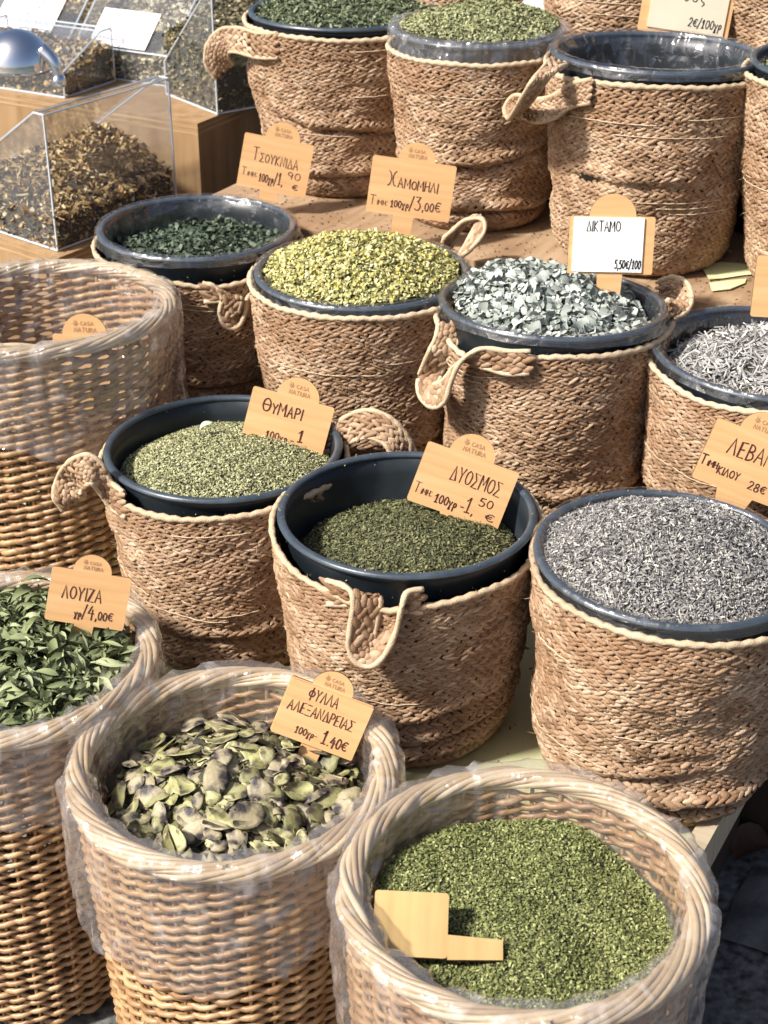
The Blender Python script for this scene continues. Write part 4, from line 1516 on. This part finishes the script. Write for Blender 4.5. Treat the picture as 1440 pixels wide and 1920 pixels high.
# senna pods
t, hp = fine_heap('W2', 'senna_pods', 'loose heap of flat brown green senna pods', .178, -.070, dict(peak=.058, seed=13, pw=1.5, rough=.012, cx=.0), None, M['base_dark'],
                  [('pod_fragment', FLK, 1300, (.022, .014, .006), 'senna_dark', dict(tilt=.5, jz=.004))])
pm2 = [mesh_np(*t_pod(k, [.1, .3, .5, .05, .2, .4, -.2, .15, .25, .6, .1, -.1][k]), [M['senna'], M['senna_b'], M['senna_c'], M['senna_b']][k % 4], name='pod') for k in range(12)]
scatter_parts(hp, t, 'pod', pm2, 300, .038, r_, tilt=.27, jz=.009, lift=.004, smin=.55, smax=1.4)
a = Acc()
for k in range(3):
    V, F = t_pod(20 + k, .3, 8)
    n = 260
    rad, th = hp.R * .98 * np.sqrt(r_.random(n)), r_.random(n) * 2 * math.pi
    C = st(rad * np.cos(th), rad * np.sin(th), hp.h(rad * np.cos(th), rad * np.sin(th)) + r_.uniform(-.002, .004, n))
    A, B, N = frames(hp.n(C[:, 0], C[:, 1]), .5, r_)
    sz = r_.uniform(.014, .032, (n, 1)) * np.ones((1, 3))
    a.stamp(V, F[0], C, A, B, N, sz)
    a.stamp(V, F[1], C, A, B, N, sz)
obj('small_pod', a.mesh(M['senna']), t, kind='stuff')

# little leaves resting on the thyme
for px, py, lb, s, rz in ((385, 797, 'pale curled leaf scrap standing on the thyme heap near its back wall', .028, .4),
                          (560, 850, 'pale green strip leaf lying at the foot of the thyme sign', .034, 2.9)):
    me = mesh_np(*t_leaf(1.2, .7, .2, 1.0, 8), mat('pale_leaf', [(.35, .45, .28), (.45, .55, .38)], island=0, bump=.1), name='leaf')
    p = P(px, py, 2.58)
    o = thing('loose_leaf', lb, 'leaf', p, me=me)
    o.scale = (s, s, s)
    o.rotation_euler = (.2, -.5 if s < .03 else .1, rz)

# ================================================================== SIGNS
MK = dict(slant=.05)
sign('plywood sign lettered ΤΣΟΥΚΝΙΔΑ with price 1,90, behind the nettle bucket', 516, 310, 3.20, 131, 94, 12, yaw=4, lean=-12,
     texts=[('ΤΣΟΥΚΝΙΔΑ', -.34, .03, .19, .0014, dict(rise=-.06, x1=.32, sizes=[1.25, .85, .85, .9, .9, .95, .9, .95, 1])), ('ΤΙΜΗ:', -.46, -.28, .12, .0009, dict(sizes=[1.2, .6, .7, .7, 1], x1=-.24)),
            ('100γρ/1,', -.20, -.35, .15, .0016, dict(x1=.14, sizes=[1, 1, 1, 1, 1, 1.3, 1.5, 1])), ('90', .20, -.20, .13, .0014, dict(x1=.38)), ('€', .29, -.40, .11, .0013, dict(x1=.37))],
     bx=.006, stem_x=-.004, stem_l=.08)
sign('plywood sign lettered ΧΑΜΟΜΗΛΙ with price 3,00, behind the chamomile', 771, 354, 3.00, 158, 100, 8.5, yaw=2, lean=-12,
     texts=[('ΧΑΜΟΜΗΛΙ', -.29, .0, .19, .0018, dict(rise=-.02, x1=.31, sizes=[1.4, .9, .9, .8, .9, .9, .9, .9])),
            ('ΤΙΜΗ:', -.47, -.36, .13, .0010, dict(sizes=[1.3, .6, .7, .7, 1], x1=-.26)),
            ('100γρ/3,00€', -.22, -.36, .15, .0018, dict(x1=.38, sizes=[.8, .8, .8, .8, .8, 1.4, 1.6, 1, 1, 1, 1.3]))],
     bx=.003, stem_x=-.008, stem_l=.085)
sign('plywood sign with white card lettered ΔΙΚΤΑΜΟ 5,50', 1146, 460, 2.66, 160, 103, 1, yaw=0, lean=-12,
     texts=[('ΔΙΚΤΑΜΟ', -.30, .24, .18, .0017, dict(x1=.09)), ('5,50€/100', .05, -.40, .15, .0020, dict(x1=.35, slant=.15))],
     ink='ink_black', bump=.040, bx=0, stem_x=0, stem_w=.044, stem_l=.095, brand=False, card=(-.45, -.46, .37, .48, 'card'))
sign('plywood sign lettered ΘΥΜΑΡΙ standing in the thyme', 540, 790, 2.58, 157, 93, 14.5, yaw=-3, lean=-12,
     texts=[('ΘΥΜΑΡΙ', -.34, .08, .24, .0022, dict(x1=.14, sizes=[1.1, .8, 1, .9, .9, .9])), ('100γρ -', -.22, -.42, .14, .0018, dict(x1=.12)), ('1', .16, -.34, .24, .0022, dict(x1=.22))],
     bx=.006, stem_l=.05, stem_x=0)
sign('tilted plywood sign lettered ΔΥΟΣΜΟΣ with price 1,50, stuck in the mint', 868, 912, 2.37, 182, 116, 20, yaw=0, lean=-14,
     texts=[('ΔΥΟΣΜΟΣ', -.16, .04, .24, .0016, dict(x1=.38, rise=-.02)), ('ΤΙΜΗ:', -.47, -.33, .13, .0010, dict(sizes=[1.3, .6, .7, .7, 1], x1=-.28)),
            ('100γρ -1,', -.23, -.38, .14, .0018, dict(x1=.19, sizes=[1, 1, 1, 1, 1, 1, 1, 1.8, 1])), ('50', .22, -.20, .13, .0016, dict(x1=.36)), ('€', .33, -.40, .13, .0015, dict(x1=.42))],
     bx=-.004, stem_x=.0, stem_w=.038, stem_l=.03)
sign('tilted plywood sign lettered ΛΕΒΑΝΤΑ 28 at the right edge', 1408, 872, 2.40, 190, 118, 21, yaw=0, lean=-14,
     texts=[('ΛΕΒΑΝΤΑ', -.28, .05, .25, .0022, dict(x1=.40)), ('ΤΙΜΗ', -.49, -.24, .12, .0018, dict(sizes=[1.3, .6, .8, .8], x1=-.31)), ('ΚΙΛΟΥ', -.29, -.30, .12, .0018, dict(x1=-.06)),
            ('28€', .06, -.36, .13, .0018, dict(x1=.24))],
     bx=-.005, stem_x=-.005, stem_w=.06, stem_l=.022)
sign('plywood sign lettered ΛΟΥΙΖΑ with price 4,00, standing in the verbena', 165, 1123, 2.27, 148, 102, 13, yaw=6, lean=-12,
     texts=[('ΛΟΥΙΖΑ', -.33, -.04, .24, .0016, dict(x1=.16)), ('γρ/4,00€', -.14, -.36, .17, .0016, dict(x1=.34, sizes=[.8, .8, 1.3, 1.4, 1, .9, .9, 1]))],
     bx=.0, bump=.028, stem_l=.05)
sign('double layer plywood sign lettered ΦΥΛΛΑ ΑΛΕΞΑΝΔΡΕΙΑΣ 1,40', 604, 1347, 2.12, 166, 114, 22, yaw=0, lean=-14,
     texts=[('ΦΥΛΛΑ', -.25, .26, .19, .0015, dict(x1=.10)), ('ΑΛΕΞΑΝΔΡΕΙΑΣ', -.42, -.02, .18, .0015, dict(x1=.36)), ('100γρ-', -.24, -.36, .12, .0012, dict(x1=.02)),
            ('1.40€', .08, -.38, .18, .0018, dict(x1=.38, sizes=[1.3, 1, 1, 1, 1]))],
     bx=-.002, bump=.029, stem_l=.06, stem_x=.002, backboard=True)
# blank board seen from its back, lying in the oregano
sign('blank plywood board lying on its side in the oregano', 770, 1732, 1.80, 128, 112, -87, yaw=0, lean=-66, board='board_dimmed', brand=False, bump=0, stem_l=.064, stem_x=-.026, stem_w=.030)
# cards at the top
sign('white card on a plywood board behind the olive herb', 1018, -8, 3.32, 135, 125, 9, yaw=0, lean=-14, brand=False, bump=0, stem_l=.05,
     card=(-.5, -.47, .36, .48, 'card'))
sign('cream card sign priced 2€/100 at the top edge above the empty bucket', 1292, -5, 3.05, 172, 135, 8, yaw=0, lean=-12, brand=False, bump=0, stem_l=.05, ink='ink_black',
     texts=[('2€/100γρ', .04, -.36, .11, .0020, dict(x1=.40, slant=.15)), ('σος', -.06, -.05, .15, .0020, dict(x1=.18))], card=(-.40, -.44, .44, .46, 'oldcard'))
sign('plywood sign corner entering at the right edge above the silvery stalks', 1488, 540, 2.52, 150, 110, 3, yaw=0, lean=-12, brand=False, bump=0, stem_l=.05)
sign('plywood sign inside the empty wicker basket, only its round top showing', 160, 674, 2.80, 120, 90, 2, yaw=0, lean=-10, stem_l=.05, bump=.040)

# ================================================================== PLYWOOD BOXES AND ACRYLIC BINS


def crate(name, label, C, e1, e2, L1, L2, z0, z1):
    """open crate standing on end: near corner C, edges e1 (left-away) and e2 (right-away)"""
    e1, e2 = norm(np.array([*e1, 0.])), norm(np.array([*e2, 0.]))
    C = np.array([C[0], C[1], 0.])
    root = thing(name, label, 'box', (C[0], C[1], z0), 'plywood boxes under the clear bins')

    def slab(nm, p0, a_, b_, la, lb, za, zb, m):
        V = []
        for z in (za, zb):
            for (s, t) in ((0, 0), (1, 0), (1, 1), (0, 1)):
                V.append(p0 + a_ * la * s + b_ * lb * t + [0, 0, z - z0])
        a = Acc()
        a.add(V, [(0, 3, 2, 1), (4, 5, 6, 7), (0, 1, 5, 4), (1, 2, 6, 5), (2, 3, 7, 6), (3, 0, 4, 7)])
        return obj(nm, a.mesh(m, False), root)
    th = .012
    o0 = np.zeros(3)
    slab('front_panel', o0 + e1 * th + e2 * .0005, e1, e2, L1 - th, th, z0, z1 - th * 2.2, M['ply'])
    slab('side_panel', o0 + e2 * .0, e1, e2, th, L2, z0, z1 - th * 2.2, M['ply'])
    slab('back_panel', o0 + e2 * (L2 - th) + e1 * th, e1, e2, L1 - th, th, z0, z1 - th * 2.2, M['ply'])
    slab('left_panel', o0 + e1 * (L1 - th) + e2 * th, e1, e2, th, L2 - 2 * th, z0, z1 - th * 2.2, M['ply'])
    for q in range(4):      # plies of the thick top edge, each set a hair in or out
        i = .0006 * (q % 2)
        zz = z1 - th * 2.2 + q * th * .55
        slab('ply_layer', o0 + e1 * i + e2 * i, e1, e2, L1 - 2 * i, L2 - 2 * i, zz, zz + th * .55, M['ply'] if q % 2 else M['plyedge'])
    return root


def bin_(label, C, z0, e1, e2, L1, L2, H, h, t0=.05, lid=True, card=None, group='clear acrylic herb bins'):
    """acrylic bin: profile runs along e1 (front away from the corner C) and is extruded along e2"""
    e1, e2 = norm(np.array([*e1, 0.])), norm(np.array([*e2, 0.]))
    root = thing('acrylic_bin', label, 'bin', (C[0], C[1], z0), group)
    up = np.array([0, 0, 1.])
    prof = [(0, 0), (L1, 0), (L1, h), (t0, H), (0, H)]
    pts = [e1 * x + up * z for x, z in prof]
    pts2 = [p + e2 * L2 for p in pts]

    def panel(nm, poly, th=.003):
        poly = [np.array(p) for p in poly]
        n_ = norm(np.cross(poly[1] - poly[0], poly[2] - poly[0])) * th / 2
        n = len(poly)
        me = bpy.data.meshes.new(nm)
        me.from_pydata([tuple(p + n_) for p in poly] + [tuple(p - n_) for p in poly], [],
                       [tuple(range(n)), tuple(range(n, 2 * n))[::-1]] + [(i, i + n, (i + 1) % n + n, (i + 1) % n) for i in range(n)])
        me.materials.append(M['acrylic'])
        return obj(nm, me, root)
    panel('side_panel', [p + e2 * .0016 for p in pts])
    panel('side_panel', [p - e2 * .0016 for p in pts2])
    panel('back_panel', [pts[0] + e1 * .002, pts2[0] + e1 * .002, pts2[4] + e1 * .002, pts[4] + e1 * .002])
    panel('front_panel', [pts[1], pts2[1], pts2[2], pts[2]])
    if lid:
        panel('lid', [pts[2] + up * .003, pts2[2] + up * .003, pts2[3] + up * .003, pts[3] + up * .003])
    panel('floor_panel', [pts[0] + up * .002, pts[1] + up * .002, pts2[1] + up * .002, pts2[0] + up * .002])
    a = Acc()
    for P_ in (pts, pts2):
        for i in range(5):
            a.tube([P_[i], P_[(i + 1) % 5]], .0024, 5)
    for i in range(5):
        a.tube([pts[i], pts2[i]], .0024, 5)
    obj('polished_edge', a.mesh(M['acedge'], False), root)
    if card:
        s0, s1, t0_, t1_, nl = card
        o_, ax, ay = pts[2], (pts2[2] - pts[2]), (pts[3] - pts[2])
        nn = norm(np.cross(ax, ay))
        if nn[2] < 0:
            nn = -nn
        q = [o_ + ax * s + ay * t + nn * .006 for s, t in ((s0, t0_), (s1, t0_), (s1, t1_), (s0, t1_))]
        n = 4
        me = bpy.data.meshes.new('card')
        me.from_pydata([tuple(p) for p in q] + [tuple(p + nn * .002) for p in q], [], [(3, 2, 1, 0), (4, 5, 6, 7)] + [(i, (i + 1) % 4, (i + 1) % 4 + 4, i + 4) for i in range(4)])
        me.materials.append(M['card'])
        cd = obj('paper_card', me, root)
        # faint handwritten rows
        a = Acc()
        rr = random.Random(nl)
        for row in range(nl):
            s = .12
            y = .72 - row * .17
            while s < .86:
                l = rr.uniform(.02, .05)
                hh = rr.uniform(.05, .09)
                A_ = q[0] + (q[1] - q[0]) * s + (q[3] - q[0]) * y + nn * .0024
                B_ = q[0] + (q[1] - q[0]) * (s + l) + (q[3] - q[0]) * (y + rr.uniform(-.01, .03)) + nn * .0024
                dy = (q[3] - q[0]) * hh
                a.add([A_, B_, B_ + dy * .5, A_ + dy * .6], [(0, 1, 2, 3)])
                s += l + rr.uniform(.008, .03)
        obj('handwriting', a.mesh(M['ink_light'], False), cd)
    return root, pts, pts2, e1, e2


M['ink_light'] = mat('faded_pen', [(.10, .08, .20), (.20, .17, .32)], rough=.6, island=0, scale=90, bump=0)


def bin_heap(name, label, C, z0, e1, e2, L1, L2, hfun, layers, seed=0):
    e1, e2 = norm(np.array([*e1, 0.])), norm(np.array([*e2, 0.]))
    t = thing(name, label, 'dried herbs', (C[0], C[1], z0), 'heaps of dried herbs in the containers', kind='stuff')
    a = Acc()
    S_, T_ = np.meshgrid(np.linspace(.005, L1 - .005, 24), np.linspace(.005, L2 - .005, 24), indexing='ij')
    hh = hfun(S_ / L1, T_ / L2) + .008 * vn(st(S_ * 20, T_ * 20, 0 * S_), seed)
    V = S_[..., None] * e1 + T_[..., None] * e2 + hh[..., None] * np.array([0, 0, 1.])
    a.grid(V)
    for sl in (V[0], V[-1], V[:, 0], V[:, -1]):
        low = sl.copy()
        low[:, 2] = .005
        a.grid(np.stack([sl, low], 0))
    obj('herb_bed', a.mesh(M['base_dark']), t, kind='stuff')
    q = np.random.default_rng(seed + 50)
    for nm, tm, n, size, mm in layers:
        a = Acc()
        s, tt = q.random(n), q.random(n)
        # a share lies against the clear walls
        wall = q.random(n) < .5
        side = q.integers(0, 4, n)
        s = np.where(wall & (side == 0), .02, s)
        s = np.where(wall & (side == 3), .98, s)
        tt = np.where(wall & (side == 1), .02, tt)
        tt = np.where(wall & (side == 2), .98, tt)
        z = hfun(s, tt) + .008 * vn(st(s * L1 * 20, tt * L2 * 20, 0 * s), seed) + .003
        z = np.where(wall, z * q.random(n), z)
        Cc = (s * L1)[:, None] * e1 + (tt * L2)[:, None] * e2 + z[:, None] * np.array([0, 0, 1.])
        A, B, N = frames(np.tile([[0, 0, 1.]], (n, 1)), .8, q)
        V, F = tm
        a.stamp(V, F, Cc, A, B, N, q.uniform(.5, 1.4, n)[:, None] * np.array(size)[None])
        obj(nm, a.mesh(M[mm], False), t, kind='stuff')
    return t


# lower box and bin A
CA = P(108, 470, 3.25)
e1a, e2a = (-.77, .64), (.57, .82)
crate('plywood_box', 'low plywood box under the nearest acrylic bin', P(110, 484, 3.22)[:2] - .0 * np.array([1, 1]), e1a, e2a, .45, .42, 0.0, float(CA[2]) - .003)
bin_('nearest acrylic bin holding brown bark mix', CA, float(CA[2]), e1a, e2a, .32, .375, .285, .10, t0=.03)
bin_heap('bark_mix', 'dark and cream bark mix in the nearest acrylic bin', CA, float(CA[2]), e1a, e2a, .316, .37,
         lambda s, t: .055 + .05 * np.sin(np.pi * s) * t + .02 * t + .035 * s,
         [('bark_chip', FLK, 4500, (.018, .010, .009), 'mixbrown'), ('bark_stick', STK, 900, (.024, .004, .004), 'mixbrown')], 3)
# big box
CB = P(370, 232, 3.6)
uu, ww = (-.875, .485), (.485, .875)
crate('plywood_box', 'large plywood box behind, with a layered top edge', CB[:2], uu, ww, 1.15, .75, 0.0, float(CB[2]))
zt = float(CB[2]) + .002
# bin B facing the camera with white card: profile runs towards the camera
pB = P(322, 165, 3.90)
pBk = np.array([pB[0], pB[1], 0]) + norm(np.array([.485, .875, 0])) * .30
bin_('acrylic bin with a white handwritten card on its sloping lid', pBk - [0, 0, 0], zt, (-.485, -.875), (-.875, .485), .30, .30, .30, .075, t0=.06,
     card=(.25, .84, .01, .34, 4))
bin_heap('pale_mix', 'pale mixed tea herbs under the white card lid', pBk, zt, (-.485, -.875), (-.875, .485), .296, .296,
         lambda s, t: .17 - .12 * s, [('herb_piece', FLK, 5200, (.017, .010, .009), 'mixpale')], 7)
# bin C: corner bin with dark herb
CC = P(408, 216, 3.67)
e1c, e2c = (-.60, .80), (.80, .60)
bin_('acrylic bin of dark herb resting on the corner of the large plywood box', CC, zt, e1c, e2c, .24, .24, .28, .08, t0=.02, lid=False)
bin_heap('dark_mix', 'brown and dark green herb in the acrylic bin at the box corner', CC, zt, e1c, e2c, .236, .236,
         lambda s, t: .13 + .07 * t + .02 * s, [('herb_piece', FLK, 4200, (.015, .008, .007), 'mixdark'), ('herb_piece', FLK, 900, (.012, .007, .006), 'mixpale')], 9)
# bin E, low, in front of the card bins
pE = np.array([CB[0], CB[1], 0]) + norm(np.array([-.875, .485, 0])) * .42 + norm(np.array([.485, .875, 0])) * .235
bin_('low acrylic bin standing behind the metal scoop', pE, zt, (-.485, -.875), (-.875, .485), .20, .34, .13, .06, t0=.04)
bin_heap('brown_mix', 'brown herb mix in the low acrylic bin behind the scoop', pE, zt, (-.485, -.875), (-.875, .485), .196, .336,
         lambda s, t: .09 - .035 * s, [('herb_piece', FLK, 2400, (.016, .009, .008), 'mixbrown')], 12)
# bin D at the far left
pD = pBk + norm(np.array([-.875, .485, 0])) * .325
bin_('acrylic bin with a card cut by the left frame edge', pD, zt, (-.485, -.875), (-.875, .485), .30, .30, .30, .075, t0=.06, card=(.2, .85, .05, .42, 4))
bin_heap('yellow_mix', 'yellow brown mixed herbs in the far left acrylic bin', pD, zt, (-.485, -.875), (-.875, .485), .296, .296,
         lambda s, t: .17 - .12 * s, [('herb_piece', FLK, 4200, (.017, .010, .009), 'mixbrown'), ('herb_piece', FLK, 700, (.016, .009, .008), 'cham_y')], 8)

# metal scoop lying bowl-up on the near bin
sc = thing('metal_scoop', 'shiny round metal scoop lying on the nearest acrylic bin', 'scoop', P(34, 122, 3.22))
sc.scale = (1.25, 1.25, 1.25)
a = Acc()
prof = []
for k in range(13):
    an = math.radians(k * 90 / 12)
    prof.append((.058 * math.sin(an) + .0005, .058 * math.cos(an)))
prof += [(.060, -.006), (.056, -.006)]
for k in range(12, -1, -1):
    an = math.radians(k * 90 / 12)
    prof.append((.055 * math.sin(an) + .0005, .055 * math.cos(an)))
lathe(a, prof, 48)
obj('bowl', a.mesh(M['metal']), sc)
a = Acc()
hs = spline([(.046, -.02, .03), (.066, -.03, .012), (.072, -.034, -.012)], 12)
a.tube(hs, np.linspace(.012, .008, 12), 10)
obj('handle', a.mesh(M['metal']), sc)
a = Acc()
lathe(a, [(.0001 + .0125 * math.sin(math.radians(t)), -.0125 * math.cos(math.radians(t))) for t in range(0, 181, 15)], 20)
o = obj('ball_end', a.mesh(M['metal']), sc)
o.location = (.072, -.035, -.018)

# brown leaves on the paving at the right
p0 = UW(-.02, 1.72)
lm = [mesh_np(*t_leaf(1.6, .6, .32, .9, 8), M['leaflitter'], name='leaf'), mesh_np(*t_leaf(-1.1, .5, .38, .5, 8), M['leaflitter'], name='leaf')]
for k, (px, py, s, rz, lb) in enumerate(((1418, 1592, .11, .6, 'large brown curled dry leaf on the dark paving by the stand'),
                                         (1438, 1560, .07, 2.1, 'small brown dry leaf behind the large curled one'))):
    v = (py - 960) / FPX
    d = (CAMZ - .012) / (SP + v * CP)
    o = thing('dry_leaf', lb, 'leaf', P(px, py, d) + [0, 0, .012], me=lm[k])
    o.scale = (s, s, s)
    o.rotation_euler = (.1, .1, rz)
